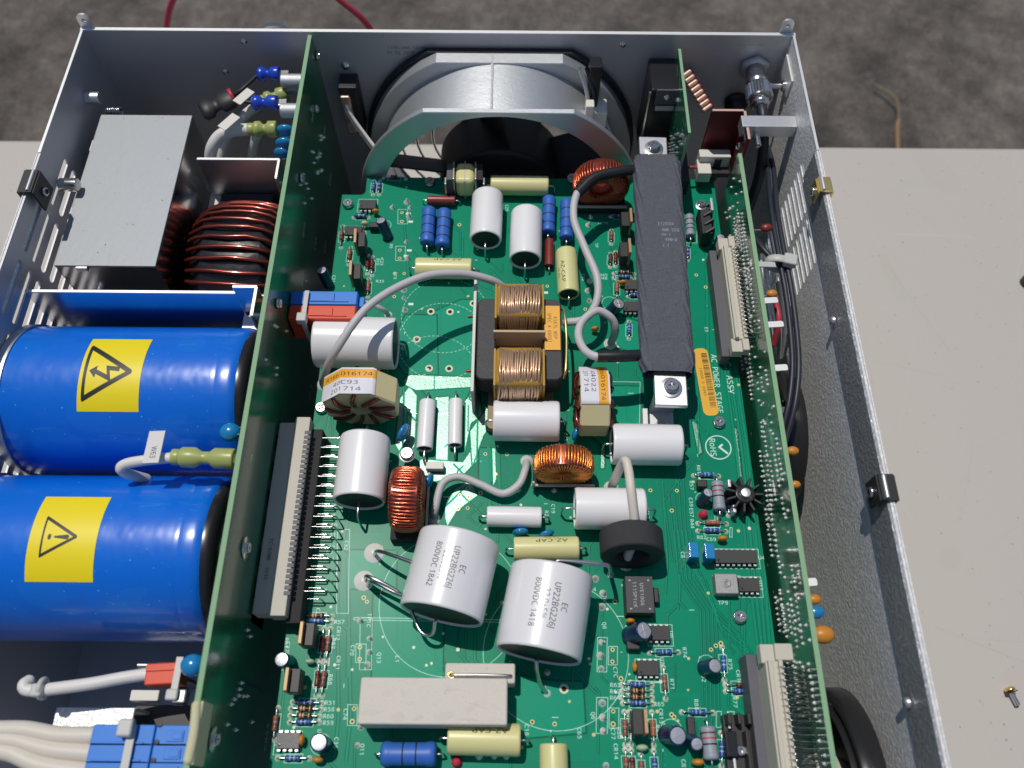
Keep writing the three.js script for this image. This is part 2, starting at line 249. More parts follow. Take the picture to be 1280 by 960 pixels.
{
  const face = new THREE.MeshPhysicalMaterial({ map: boardTex(1024, 400, '#0b5e3f', 160, 12), roughness: 0.25, clearcoat: 0.5, clearcoatRoughness: 0.12, bumpMap: rep(texNz, 4), bumpScale: 0.0001 });
  part('board', box(0.0022, RIM - 0.0145, 0.416, 0, (RIM - 0.0145) / 2, 0), [face, face, m.edgeGreen, m.edgeGreen, m.edgeGreen, m.edgeGreen], leftBoard);
  const loc = (px, py, h) => A(px, py, h).sub(leftBoard.position);
  for (const [px, py, h] of [[393, 74, 0.158], [372, 227, 0.152], [349, 384, 0.158], [318, 690, 0.148], [298, 930, 0.150], [402, 140, 0.145]]) {
    const p = loc(px, py, h); const s = part('screw', X(screwHead(0.0026, 0.0022), 0.0011, p.y, p.z, 0, 0, -Math.PI / 2), m.chrome, leftBoard);
    if (px < 320) part('washer', X(lathe([[0.001, 0], [0.0048, 0], [0.0048, 0.0008], [0.001, 0.0008]], 20), 0.0011, p.y, p.z, 0, 0, -Math.PI / 2), m.chrome, s);
  }
  // solder points of the parts on the other side
  const n = 44, im = new THREE.InstancedMesh(lathe([[0.0009, 0], [0.0005, 0.0006], [0.0002, 0.0013], [0, 0.0014]], 6).rotateZ(-Math.PI / 2), m.joint, n); im.name = 'solder_joint'; im.userData.kind = 'stuff';
  const q = new THREE.Object3D(); for (let i = 0; i < n; i++) { const cl = [[-0.165, 0.12], [-0.13, 0.125], [-0.16, 0.10], [0.13, 0.10], [0.14, 0.12], [-0.06, 0.1], [-0.02, 0.135]][i % 7]; q.position.set(0.0011, cl[1] + rr(-0.014, 0.014), cl[0] + rr(-0.02, 0.02)); q.updateMatrix(); im.setMatrixAt(i, q.matrix); } leftBoard.add(im);
  // frayed corner of the laminate near the bottom of the picture
  const a = loc(258, 888, RIM), b = loc(244, 956, RIM);
  part('chipped_edge', [capped([V3(0, a.y - 0.0006, a.z), V3(0.0008, a.y - 0.0004, (a.z + b.z) / 2), V3(0.0004, a.y - 0.0006, b.z)], 0.0019, 20, 7), rbox(0.0012, 0.012, 0.022, 0.0005, 0.0018, a.y - 0.0065, (a.z + b.z) / 2)], m.fibre, leftBoard);
}
const RBX = 0.1255, RBTOP = 0.150;
const rightBoard = thing('upright_circuit_board', 'green circuit board on edge full of solder points beside the sunlit side panel', 'circuit board', V3(RBX, 0.03, -0.149));
{
  const face = new THREE.MeshPhysicalMaterial({ map: boardTex(1024, 400, '#0b5e3f', 190, 90), roughness: 0.22, clearcoat: 0.6, clearcoatRoughness: 0.1, bumpMap: rep(texNz, 4), bumpScale: 0.0001 });
  part('board', box(0.0022, RBTOP - 0.03, 0.36, 0, (RBTOP - 0.03) / 2, 0), [face, face, m.edgeGreen, m.edgeGreen, m.edgeGreen, m.edgeGreen], rightBoard);
  const n = 620, im = new THREE.InstancedMesh(lathe([[0.0009, 0], [0.0006, 0.0004], [0.0003, 0.0009], [0, 0.0011]], 6).rotateZ(Math.PI / 2), m.joint, n); im.name = 'solder_joint'; im.userData.kind = 'stuff';
  const q = new THREE.Object3D(); let i = 0;
  const put = (y, z) => { if (i < n) { q.position.set(-0.0011, y, z); q.rotation.set(rr(-0.3, 0.3), 0, rr(-0.3, 0.3)); q.updateMatrix(); im.setMatrixAt(i++, q.matrix); } };
  for (let b = 0; b < 40; b++) { const z0 = rr(-0.17, 0.155), y0 = rr(0.085, 0.117), k = 3 + (rnd() * 8 | 0), two = rnd() < 0.6; for (let j = 0; j < k; j++) { put(y0, z0 + j * 0.00254); if (two) put(y0 - 0.0076, z0 + j * 0.00254); } }
  while (i < n) put(rr(0.082, 0.118), rr(-0.175, 0.175));
  rightBoard.add(im);
}

// small axial parts: kind, the two pads, label
const SP = [
  ['dark', 384, 774.6, 419.6, 774, 'gold banded dark resistor, upper of two just below the long connector'],
  ['blue', 384, 780.4, 419.6, 781, 'small blue resistor, lower of two just below the long connector'],
  ['red', 410.5, 789.5, 406.5, 829, 'dark red resistor standing lengthwise beside R67, inner one of the pair'],
  ['brown', 418, 789.5, 414, 829, 'brownish resistor printed R67 beside the shaded transistor'],
  ['red', 405.3, 833, 401.6, 873.5, 'dark red resistor lengthwise beside R66, inner one of the pair'],
  ['brown', 413.3, 833, 409, 873.5, 'brownish resistor printed R66 beside the grey topped transistor'],
  ['blueDark', 372.4, 882, 409, 882.7, 'blue resistor printed R51, shaded by the transistor'],
  ['dark', 370, 890, 408, 890.7, 'dark gold banded resistor printed R58 below R51'],
  ['dark', 369.5, 898.7, 406.2, 899.3, 'tan banded resistor printed R60 above R59'],
  ['blue', 369, 907.3, 405.6, 906.7, 'blue resistor printed R59, lowest of a row of four'],
  ['brown', 354, 889.5, 350, 929, 'brown resistor printed R54 on the dark edge of the board'],
  ['blue', 354.6, 952.5, 394, 952, 'blue resistor below the speckled chip at the bottom edge'],
  ['blue', 783.3, 853.3, 820.6, 853.3, 'blue resistor printed R63, first of four in a ladder'],
  ['dark', 784, 861.4, 820.6, 861.4, 'dark banded resistor printed R62 between R63 and R64'],
  ['dark', 783.3, 869.3, 821, 869.3, 'dark banded resistor printed R64 under R62'],
  ['blue', 784.7, 876.7, 822, 876.7, 'blue resistor printed R65, last of four in a ladder'],
  ['brown', 834, 831, 838, 870.6, 'brown resistor printed R71 next to the chip U7'],
  ['brown', 786.7, 887.5, 788.5, 929, 'brown resistor printed R80 beside the copper tabbed transistor'],
  ['diode', 793.5, 887, 795.5, 929, 'small glass diode between R80 and the copper tabbed transistor'],
  ['salmon', 821, 887.5, 824, 929, 'orange brown resistor printed R41 along the copper tab'],
  ['brown', 788.5, 935, 791, 975, 'brown resistor cut by the bottom edge below R80'],
  ['red', 796, 935.6, 799, 975, 'dark red resistor cut by the bottom edge near the pale green disc'],
  ['blue', 824, 936, 827, 976, 'blue resistor cut by the bottom edge below R41'],
  ['brown', 808, 940, 810, 980, 'reddish brown resistor at the bottom edge under the pale green disc'],
  ['diode', 912.5, 852.3, 949, 851.4, 'red and black diode printed CR16 just above R77'],
  ['blue', 913, 859.7, 949.7, 859.7, 'blue resistor printed R77 beside the near beige connector'],
  ['blue', 858.6, 886.9, 897.6, 886.9, 'lone blue resistor printed R88 above the grey power resistor'],
  ['blue', 908, 912, 909, 953.7, 'slim blue resistor between the grey resistor and the black heatsink'],
  ['blue', 907.5, 805, 911, 846, 'blue resistor printed R75 touching an electrolytic can'],
  ['blue', 817, 813, 853, 812, 'blue resistor printed R74 between the chips U8 and U7'],
  ['blue', 868.7, 591, 900, 591, 'blue resistor printed R61 under the RoHS mark'],
  ['salmon', 875, 650.6, 910.6, 650.6, 'salmon brown resistor printed R44 under the red lamp'],
  ['blue', 875, 660, 910, 660, 'blue resistor printed R82 just below the salmon one'],
  ['blueDark', 910, 612, 913, 640, 'dark blue resistor hidden beside the round heatsink'],
  ['blue', 464, 229, 462.5, 246, 'blue resistor, outer of two at the notch of the board'],
  ['blueDark', 471, 229, 470, 246, 'blue resistor, inner of two at the notch of the board'],
  ['diode', 475, 225, 503, 226, 'tan glass diode along the edge nearest the fan'],
  ['blueDark', 439, 275, 457, 275, 'blue resistor between the two chips nearest the notch'],
  ['brown', 425, 286, 423.5, 313, 'brown resistor along the shaded edge beside the second chip'],
  ['brown', 451, 288, 450, 310, 'rusty brown resistor between a chip and a leaning can'],
  ['brown', 436, 313, 433.5, 334, 'brown resistor in front of the brown tabbed transistor'],
  ['red', 458, 322, 457, 345, 'dark red resistor in the shade of the brown tabbed transistor'],
  ['red', 463, 324, 463, 347, 'second dark red resistor in that shade, nearer the open board'],
  ['salmon', 459, 352, 458, 374, 'pinkish resistor near the blue plug'],
  ['dark', 765, 340, 790, 340, 'gold banded resistor, first of the ladder beside the busbar'],
  ['blue', 765, 345.5, 790, 345.5, 'blue resistor under the gold banded one beside the busbar'],
  ['blue', 783, 368, 802, 368, 'blue resistor between the two chips beside the busbar'],
  ['salmon', 768.6, 347, 769, 372, 'pink brown resistor beside the purple can'],
  ['blue', 784.8, 400, 785, 421, 'blue resistor standing alone below the chips beside the busbar'],
  ['blueDark', 760, 269, 782, 270, 'dark blue resistor under the red toroid at the board edge'],
  ['brown', 761, 286, 761, 303, 'short brown resistor near the grey topped transistor by the busbar'],
  ['red', 760.5, 315, 760, 332, 'red resistor, outer one of a short pair beside the white wire'],
  ['red', 766.7, 313, 766.5, 331, 'red resistor, inner one of a short pair near the busbar'],
  ['blueDark', 856, 305, 856.5, 322, 'tiny blue resistor at the end of the grey one by the busbar'],
];

// ---------------------------------------------------------------- the main board
const mainBoard = thing('main_circuit_board', 'large bright green power circuit board lying in the middle of the chassis', 'circuit board', V3(0, PB - 0.0016, 0));
const BX0 = -0.1035, BZ0 = -0.347, BW = 0.2255, BH = 0.367;
{
  const CW = 1258, CH = 2048, K = CH / BH;
  const P = (px, py) => { const p = A(px, py, PB); return [(p.x - BX0) * K, (p.z - BZ0) * K]; };
  const mm = (v) => v / 1000 * K;
  // copper traces are drawn as paths; colour and relief come from the same list
  const lines = [], zones = [], tin = [];
  const tr = (w, ...pts) => lines.push([w, pts]);
  // board fields of wide copper
  const zone = (...pts) => zones.push(pts), tinned = (...pts) => tin.push(pts);
  zone([575, 375], [600, 375], [600, 465], [580, 505], [540, 505], [520, 480], [520, 400]);
  zone([505, 395], [545, 395], [548, 470], [505, 470], [485, 440]);
  tinned([500, 500], [512, 484], [522, 496], [520, 560], [505, 575], [494, 556]); tinned([546, 498], [562, 496], [562, 580], [546, 590]); tinned([582, 500], [600, 492], [604, 520], [590, 530], [582, 570]);
  tinned([500, 480], [512, 470], [600, 472], [602, 484], [520, 490]); tinned([527, 575], [580, 578], [592, 560], [600, 575], [580, 596], [545, 604], [528, 640], [520, 600]); tinned([570, 612], [590, 600], [600, 620], [574, 640], [562, 660], [556, 640]);
  tinned([588, 540], [612, 505], [622, 520], [606, 545], [592, 585]); tinned([865, 522], [872, 524], [880, 562], [874, 566]); tinned([752, 553], [758, 553], [758, 584], [752, 584]); tinned([616, 560], [621, 560], [623, 600], [618, 610]); tinned([917, 530], [922, 530], [932, 610], [926, 612]);
  zone([440, 690], [500, 690], [500, 740], [440, 740]); zone([600, 560], [625, 560], [625, 600], [600, 610]);
  zone([730, 480], [800, 480], [812, 560], [760, 560], [735, 540]); zone([470, 745], [560, 745], [560, 860], [470, 860]);
  zone([560, 830], [700, 850], [735, 850], [740, 915], [600, 930]); zone([770, 390], [800, 400], [800, 440], [760, 430]);
  for (let k = 0; k < 4; k++) tr(1.2, [903 + k * 7, 440 + k * 4], [922 + k * 7, 560], [938 + k * 7, 700], [952 + k * 5, 800]);
  for (let k = 0; k < 5; k++) tr(0.55, [870 - k * 6, 570 + k * 8], [856 - k * 6, 590 + k * 8], [860 - k * 4, 665 + k * 8], [882 + k * 6 - 20, 690 + k * 8], [893 + k * 4, 750 + k * 10], [930 + k * 5, 790 + k * 7], [935 + k * 5, 860]);
  for (let k = 0; k < 3; k++) tr(0.8, [880 + k * 8, 250], [895 + k * 8, 380], [905 + k * 8, 430]);
  for (let k = 0; k < 5; k++) tr(0.6, [846 + k * 5, 660], [852 + k * 5, 720], [880 + k * 5, 760], [886 + k * 5, 900], [880 + k * 4, 955]);
  tr(1.6, [880, 300], [884, 440], [878, 480]); tr(1.4, [612, 560], [615, 640], [600, 660]); tr(1.4, [624, 560], [628, 640]); tr(1.5, [440, 545], [440, 640], [430, 690]);
  tr(1, [470, 450], [505, 480], [505, 560], [480, 600]); tr(1.2, [425, 700], [430, 900], [425, 955]); tr(1.2, [438, 700], [445, 900], [440, 955]); tr(1, [395, 760], [440, 790], [440, 850]);
  tr(1.4, [745, 460], [760, 480], [790, 500]); tr(1, [836, 480], [838, 560], [848, 600]); tr(0.8, [770, 600], [772, 640], [740, 680], [738, 760]); tr(0.8, [830, 600], [838, 700], [836, 740]);
  tr(1.2, [430, 400], [420, 470], [410, 540]); tr(0.8, [356, 840], [345, 955]); tr(0.8, [364, 840], [352, 955]); tr(1, [500, 260], [510, 360]); tr(1, [640, 380], [580, 350]);
  for (let i = 0; i < 190; i++) { let x = rr(360, 940), y = rr(235, 955); const pts = [[x, y]]; for (let k = 0; k < 3; k++) { if (rnd() < 0.5) y += rr(-35, 60); else { const d = rr(-22, 22); x += d; y += Math.abs(d); } pts.push([x, y]); } tr(rr(0.4, 0.9), ...pts); }
  const paths = (c, col, colZ, grow, colT) => {
    c.lineJoin = 'round'; c.lineCap = 'round';
    for (const z of [...zones, ...(colT ? tin : [])]) { c.beginPath(); z.forEach(([x, y], i) => { const p = P(x, y); i ? c.lineTo(...p) : c.moveTo(...p); }); c.closePath(); c.fillStyle = tin.includes(z) ? colT : colZ; c.fill(); if (grow) { c.lineWidth = mm(0.7); c.strokeStyle = grow; c.stroke(); } }
    for (const [w, pts] of lines) { c.beginPath(); pts.forEach(([x, y], i) => { const p = P(x, y); i ? c.lineTo(...p) : c.moveTo(...p); }); c.lineWidth = mm(w); c.strokeStyle = col; c.stroke(); }
  };
  const pads = [[874, 603 * 0 + 240], [940, 600]].slice(2), ring = [];
  for (const p of [[520, 426], [537, 391], [561, 391], [536, 462], [561, 462], [499, 268], [499, 279], [497, 315], [497, 325], [491, 344], [503, 344], [571, 282], [491, 373], [608, 568], [635, 568], [577, 620], [587, 611], [588, 622], [603, 617], [575, 637], [587, 636], [633, 618], [402, 665], [402, 700], [399, 860], [771, 810], [771, 825], [773, 887], [773, 903], [455, 812], [455, 827], [449, 889], [447, 905], [711, 860], [459, 750], [463, 755], [782, 846], [842, 635], [848, 610], [815, 610], [900, 803], [894, 808], [906, 800], [870, 452], [868, 340], [880, 355], [894, 340], [730, 385], [682, 357], [773, 750], [700, 904], [672, 902], [960, 920], [955, 935], [846, 890], [849, 893], [690, 545], [735, 500]]) ring.push(p);
  for (let k = 0; k < 16; k++) { ring.push([396 - k * 1.2, 551 + k * 14.1]); }
  const silk = (c) => {
    const W = '#dfeee4'; c.strokeStyle = W; c.lineWidth = 2;
    const circ = (px, py, r) => { const p = P(px, py); c.beginPath(); c.arc(p[0], p[1], mm(r), 0, 7); c.stroke(); };
    const rect = (x0, y0, x1, y1) => { const a = P(x0, y0), b = P(x1, y0), d = P(x1, y1), e = P(x0, y1); c.beginPath(); c.moveTo(...a); c.lineTo(...b); c.lineTo(...d); c.lineTo(...e); c.closePath(); c.stroke(); };
    c.lineWidth = 1.6; c.setLineDash([7, 6]); circ(552, 427, 24); circ(555, 395, 24); circ(540, 470, 24); c.setLineDash([]);
    circ(567, 755, 33); circ(700, 815, 33);
    for (const r of [[612, 380, 640, 470], [425, 665, 440, 770], [450, 808, 463, 831], [441, 884, 453, 910], [766, 806, 777, 829], [768, 883, 780, 908], [763, 475, 800, 530], [850, 270, 868, 300], [840, 650, 1, 1]].slice(0, 8)) rect(...r);
    rect(492, 310, 504, 328); rect(494, 264, 506, 282); rect(455, 775, 470, 840); rect(752, 795, 764, 838); rect(752, 870, 766, 915); rect(447, 775, 640, 778); rect(900, 620, 905, 640); rect(915, 655, 918, 667); rect(896, 640, 899, 660); rect(902, 885, 908, 905); rect(918, 885, 924, 900);
    const T = (s, px, py, size, rot = 0) => { const p = P(px, py); text(c, s, p[0], p[1], mm(size), rot, W, 'monospace'); };
    const D = Math.PI / 2;
    T('P.C. ASSY', 911, 462, 4.6, D); T('AC POWER STAGE', 896, 475, 4.2, D);
    for (const [s, x, y, r] of [['R63', 775, 854, 0], ['R62', 775, 862, 0], ['R64', 775, 870, 0], ['R65', 830, 877, 0], ['U8', 844, 790, D], ['U7', 833, 823, D], ['R74', 861, 812, D], ['R71', 846, 852, D], ['C52', 885, 842, D], ['R75', 918, 826, D], ['CR16', 929, 842, D], ['R77', 925, 873, D], ['R88', 877, 877, D], ['C85', 862, 953, D], ['CR13', 833, 892, D], ['R41', 829, 910, D], ['R80', 781, 914, D], ['CR14', 777, 937, D], ['C77', 773, 915, D], ['C7C', 775, 838, D], ['Q6', 748, 893, D], ['C65', 731, 915, D], ['C18', 665, 912, D], ['Q11', 460, 940, D], ['L1', 502, 826, D], ['C70', 446, 816, D], ['C74', 438, 896, D], ['Q13', 479, 825, D], ['TP1C', 466, 778, D], ['CR12', 428, 795, D], ['R67', 422, 808, D], ['CR11', 428, 832, D], ['R66', 419, 853, D], ['R51', 419, 882, 0], ['R58', 418, 890, 0], ['R60', 417, 899, 0], ['R59', 417, 907, 0], ['C37', 365, 813, D], ['R61', 363, 808, D], ['R57', 429, 781, 0], ['C27', 402, 770, D], ['R54', 344, 908, D], ['U6', 406, 920, D], ['C36', 427, 932, D], ['R61', 875, 583, D], ['R57', 866, 603, D], ['C39', 866, 624, D], ['E57', 867, 637, D], ['R44', 868, 651, D], ['R82', 880, 668, 0], ['C69', 892, 670, 0], ['C8', 857, 690, D], ['U4', 955, 692, 0], ['U11', 955, 727, D], ['TP9', 908, 749, 0], ['C32', 436, 685, D], ['TP6', 770, 256, 0], ['1276', 750, 277, 0], ['R73', 727, 305, D], ['TP', 743, 305, D], ['R32', 760, 322, D], ['R45', 752, 342, 0], ['R46', 752, 346, 0], ['C40', 727, 345, D], ['E5', 882, 408, D], ['R7', 893, 395, D], ['C15', 708, 545, D], ['C11', 690, 570, D], ['C19', 694, 635, D], ['R22', 686, 643, D], ['C17', 812, 640, D], ['CR15', 790, 862, D], ['E4', 745, 735, 0], ['C6', 760, 745, D], ['Q8', 760, 780, D], ['R10', 470, 330, D], ['U3', 480, 285, D], ['C23', 475, 330, D], ['R35', 473, 354, 0], ['U13', 492, 347, D], ['R9', 486, 310, D], ['C31', 415, 352, D], ['Q3', 428, 240, 0], ['C2', 480, 222, 0], ['C29', 630, 260, D], ['8', 421, 636, 0], ['9', 420, 648, 0], ['10', 420, 660, 0], ['11', 419, 672, 0], ['12', 418, 688, 0], ['13', 417, 703, 0], ['4', 411, 742, 0], ['E9', 415, 694, 0]]) T(s, x, y, 2.7, r);
    c.lineWidth = 1.5;
    for (const [, x1, y1, x2, y2] of SP) { const a = P(x1, y1), b = P(x2, y2), L = Math.hypot(b[0] - a[0], b[1] - a[1]) || 1, ux = (b[0] - a[0]) / L, uy = (b[1] - a[1]) / L, mx = (a[0] + b[0]) / 2, my = (a[1] + b[1]) / 2, hl = Math.min(mm(3.9), L * 0.36), hw = mm(1.75); c.beginPath(); [[-1, -1], [1, -1], [1, 1], [-1, 1], [-1, -1]].forEach(([i, j], k) => { const q = [mx + ux * hl * i - uy * hw * j, my + uy * hl * i + ux * hw * j]; k ? c.lineTo(...q) : c.moveTo(...q); }); c.stroke(); }
    for (const [x, y, n] of [[456, 260, 4], [438, 294, 4], [830, 791, 4], [816, 835, 4], [367, 933, 4], [941, 729, 4], [924, 694, 8], [913, 728, 4.6]]) { const p = P(x, y), w = mm(n * 2.54 + 1.4), h = mm(9.6); c.strokeRect(p[0] - w / 2, p[1] - h / 2, w, h); c.beginPath(); c.arc(p[0] - w / 2, p[1], mm(1), -1.57, 1.57); c.stroke(); }
    for (const [x, y, r] of [[402, 350, 3.6], [478, 284, 3.6], [360, 831, 3.9], [408, 934, 4.3], [797, 789, 4.8], [889, 826, 3.9], [846, 910, 4.7], [880, 620, 3.2], [760, 377, 4.2]]) { circ(x, y, r); T('+', x - 9, y - 8, 2.4); }
    // RoHS mark
    { const p = P(899, 555), R = mm(6.4); c.lineWidth = 3.4; c.beginPath(); c.arc(p[0], p[1], R, 0, 7); c.stroke(); text(c, 'RoHS', p[0] - R * 0.42, p[1] - R * 0.02, R * 0.66, D, W, 'sans-serif'); c.lineWidth = 6; c.beginPath(); c.moveTo(p[0] + R * 0.32, p[1] - R * 0.22); c.lineTo(p[0] + R * 0.08, p[1] - R * 0.02); c.lineTo(p[0] + R * 0.66, p[1] + R * 0.5); c.stroke(); }
    c.lineWidth = 2; for (let i = 0; i < 46; i++) { const x = rr(405, 930), y = rr(250, 945), p = P(x, y); c.beginPath(); c.moveTo(...p); if (rnd() < 0.5) c.lineTo(p[0] + rr(-20, 20), p[1]); else c.lineTo(p[0], p[1] + rr(-25, 25)); c.stroke(); }
  };
  const holes = (c) => {
    for (const [, x1, y1, x2, y2] of SP) for (const q of [P(x1, y1), P(x2, y2)]) { c.fillStyle = '#e6dcae'; c.beginPath(); c.arc(q[0], q[1], mm(1.25), 0, 7); c.fill(); }
    for (const [x, y] of ring) { const p = P(x, y), r = mm(rr(0.9, 1.15)); c.fillStyle = '#e6d79c'; c.beginPath(); c.arc(p[0], p[1], r, 0, 7); c.fill(); c.fillStyle = '#2a1d0c'; c.beginPath(); c.arc(p[0], p[1], r * 0.45, 0, 7); c.fill(); }
    for (const [x, y] of [[520, 426], [537, 391], [561, 391], [536, 462], [561, 462], [711, 860], [590, 380]]) { const p = P(x, y); c.fillStyle = '#e2dcc0'; c.beginPath(); c.arc(p[0], p[1], mm(2.1), 0, 7); c.fill(); c.fillStyle = '#1c130a'; c.beginPath(); c.arc(p[0], p[1], mm(1.1), 0, 7); c.fill(); }
    for (let i = 0; i < 210; i++) { const x = rr(360, 940), y = rr(235, 955), p = P(x, y), s = rr(0.4, 0.9); c.fillStyle = rnd() < 0.5 ? '#e9e6d4' : '#d9cd8d'; c.beginPath(); c.arc(p[0], p[1], mm(s), 0, 7); c.fill(); }
    for (const [x, y] of [[507, 269], [510, 279], [509, 315], [505, 322], [505, 356], [512, 382], [523, 340], [680, 365], [663, 330]]) { const p = P(x, y); c.fillStyle = '#eef0e6'; c.fillRect(p[0] - mm(1.4), p[1] - mm(0.7), mm(2.8), mm(1.5)); }
  };
  const col = canvas(CW, CH, (c) => {
    c.fillStyle = '#008a69'; c.fillRect(0, 0, CW, CH);
    for (let i = 0; i < 70; i++) { c.fillStyle = `rgba(${rnd() < 0.5 ? '0,108,80' : '2,136,100'},0.16)`; c.fillRect(rnd() * CW, rnd() * CH, rr(60, 300), rr(60, 300)); }
    for (const [w, pts] of lines) { c.lineJoin = 'round'; c.beginPath(); pts.forEach(([x, y], i) => { const p = P(x, y); i ? c.lineTo(...p) : c.moveTo(...p); }); c.lineWidth = mm(w + 0.55); c.strokeStyle = 'rgba(0,86,66,0.9)'; c.stroke(); }
    paths(c, '#009070', '#059676', 'rgba(0,90,66,0.9)', '#7d9c8e'); holes(c); silk(c);
    for (let i = 0; i < 2200; i++) { c.fillStyle = `rgba(225,232,225,${rr(0.08, 0.5)})`; c.beginPath(); c.arc(rnd() * CW, rnd() * CH, rr(0.4, 1.3), 0, 7); c.fill(); }
  });
  const bump = canvas(CW, CH, (c) => {
    c.fillStyle = '#555'; c.fillRect(0, 0, CW, CH);
    paths(c, '#aaa', '#999', '#555', '#999');
    for (let i = 0; i < 26000; i++) { c.fillStyle = `rgba(${rnd() < 0.5 ? '20,20,20' : '235,235,235'},${rr(0.02, 0.10)})`; c.beginPath(); c.arc(rnd() * CW, rnd() * CH, rr(1, 5), 0, 7); c.fill(); }
    for (const z of tin) { const q = z.map(([x, y]) => P(x, y)); c.save(); c.beginPath(); q.forEach((p, i) => (i ? c.lineTo(...p) : c.moveTo(...p))); c.clip(); const xs = q.map((p) => p[0]), ys = q.map((p) => p[1]), x0 = Math.min(...xs), x1 = Math.max(...xs), y0 = Math.min(...ys), y1 = Math.max(...ys); for (let i = 0; i < (x1 - x0) * (y1 - y0) / 16; i++) { c.fillStyle = `rgba(${rnd() < 0.5 ? '60,60,60' : '255,255,255'},${rr(0.1, 0.45)})`; c.beginPath(); c.arc(rr(x0, x1), rr(y0, y1), rr(1, 3), 0, 7); c.fill(); } c.restore(); }
  }, false);
  const metal = canvas(CW / 2, CH / 2, (c) => { c.fillStyle = '#000'; c.fillRect(0, 0, CW, CH); c.scale(0.5, 0.5); paths(c, '#000', '#000', null, '#fff'); }, false);
  const s = new THREE.Shape(), xr = 0.1212, zb = 0.016, e = 0.003;
  // shape runs in (x, -z)
  s.moveTo(-0.1027, -zb); s.lineTo(xr, -zb); s.lineTo(xr, 0.3447); s.lineTo(-0.0888, 0.3447); s.lineTo(-0.0888, 0.331 + e); s.absarc(-0.0888 - e, 0.331 + e, e, 0, -Math.PI / 2, true); s.lineTo(-0.1035 + 0.0008, 0.331); s.closePath();
  const g = extr(s, 0.0016, 0, 6).rotateX(-Math.PI / 2), uv = g.attributes.uv, ps = g.attributes.position;
  for (let i = 0; i < uv.count; i++) uv.setXY(i, (ps.getX(i) - BX0) / BW, 1 - (ps.getZ(i) - BZ0) / BH);
  part('board', g, [new THREE.MeshPhysicalMaterial({ map: col, bumpMap: bump, bumpScale: 0.00012, roughness: 0.42, metalnessMap: metal, metalness: 0.85, specularIntensity: 0.2, clearcoat: 0.07, clearcoatRoughness: 0.25 }), m.edgeGreen], mainBoard);
  for (const [x, y] of [[431, 257], [402, 513], [533, 228], [711, 221], [900, 523], [930, 766]]) { const p = A(x, y, PB + 0.0022); p.y = 0.0017; addScrew(mainBoard, p, 0.0033, 0.0028, 0); }
  // stubs of soldered transistor legs
  const q = lathe([[0.0017, 0], [0.0014, 0.0006], [0.0008, 0.0012], [0.0006, 0.0026], [0, 0.0028]], 10);
  for (const [x, y] of [[455, 779], [467, 801], [467, 818], [465, 834], [458, 912], [454, 935], [757, 801], [756, 818], [757, 834], [759, 877], [760, 895], [761, 912], [765, 955], [487, 262], [505, 255], [509, 262], [508, 273], [505, 305], [507, 325], [503, 375], [503, 365], [505, 390], [735, 270], [732, 280], [735, 350], [733, 362], [735, 375], [758, 740], [748, 722], [757, 757], [650, 612], [695, 612], [625, 945], [640, 945], [606, 945], [690, 840], [685, 860]]) { const p = A(x, y, PB); const o = part('solder_joint', q, m.joint, mainBoard); o.position.set(p.x, 0.0015, p.z); o.scale.setScalar(rr(0.8, 1.15)); o.rotation.z = rr(-0.3, 0.3); }
}

// ---------------------------------------------------------------- builders of electronic parts
const between = (x1, y1, x2, y2, h) => { const a = A(x1, y1, h), b = A(x2, y2, h); return { a, b, len: a.distanceTo(b), mid: a.clone().add(b).multiplyScalar(0.5), ry: Math.atan2(-(b.z - a.z), b.x - a.x) }; };
const printMat = (base, t) => new THREE.MeshPhysicalMaterial({ color: 0xffffff, map: t, roughness: base.roughness, clearcoat: base.clearcoat, clearcoatRoughness: base.clearcoatRoughness });
// a wire leg from the end of a lying part down to the board
function leg(L, dir, y, out, r, mt, parent) { const x0 = dir * L / 2; return part('lead', tube([V3(x0 - dir * 0.001, y, 0), V3(x0 + dir * out * 0.55, y, 0), V3(x0 + dir * out * 0.9, y - r * 1.2, 0), V3(x0 + dir * out, y - r * 4, 0), V3(x0 + dir * out, -0.0006, 0)], r, 18, 7), mt, parent); }
function axialCap(label, group, p, r, opt = {}) {
  const o = { mat: m.whiteCap, flat: 1, lift: 0.0006, out: 0.004, lr: 0.0006, name: 'film_capacitor', cat: 'capacitor', legs: [1, 1], ...opt };
  const ry0 = r * o.flat, c = between(...p, PB + o.lift + ry0), L = c.len;
  const g = thing(o.name, label, o.cat, V3(c.mid.x, PB, c.mid.z), c.ry, group);
  const e = 0.0011, t = Math.min(0.0009, r * 0.12);
  const body = latheX([[r - t * 1.6, -L / 2 + e], [r - t * 1.4, -L / 2], [r - t * 0.5, -L / 2 - 0.0002], [r, -L / 2 + t], [r * 1.004, 0], [r, L / 2 - t], [r - t * 0.5, L / 2 + 0.0002], [r - t * 1.4, L / 2], [r - t * 1.6, L / 2 - e]], 56);
  uvX(body, L); body.scale(1, o.flat, 1); body.translate(0, o.lift + ry0, 0);
  part('body', body, o.print ?? o.mat, g);
  for (const s of [-1, 1]) part('end_seal', X(lathe([[0, 0.0004], [r * 0.5, 0.0002], [r - t * 1.2, -0.0002]], 32).scale(1, 1, 1), 0, 0, 0, 0, 0, -s * Math.PI / 2).scale(1, o.flat, 1).translate(s * (L / 2 - 0.0006), o.lift + ry0, 0), o.endMat ?? m.resin, g);
  if (o.legs[0]) leg(L, -1, o.lift + ry0, o.out, o.lr, m.lead, g);
  if (o.legs[1]) leg(L, 1, o.lift + ry0, o.out, o.lr, m.lead, g);
  return g;
}
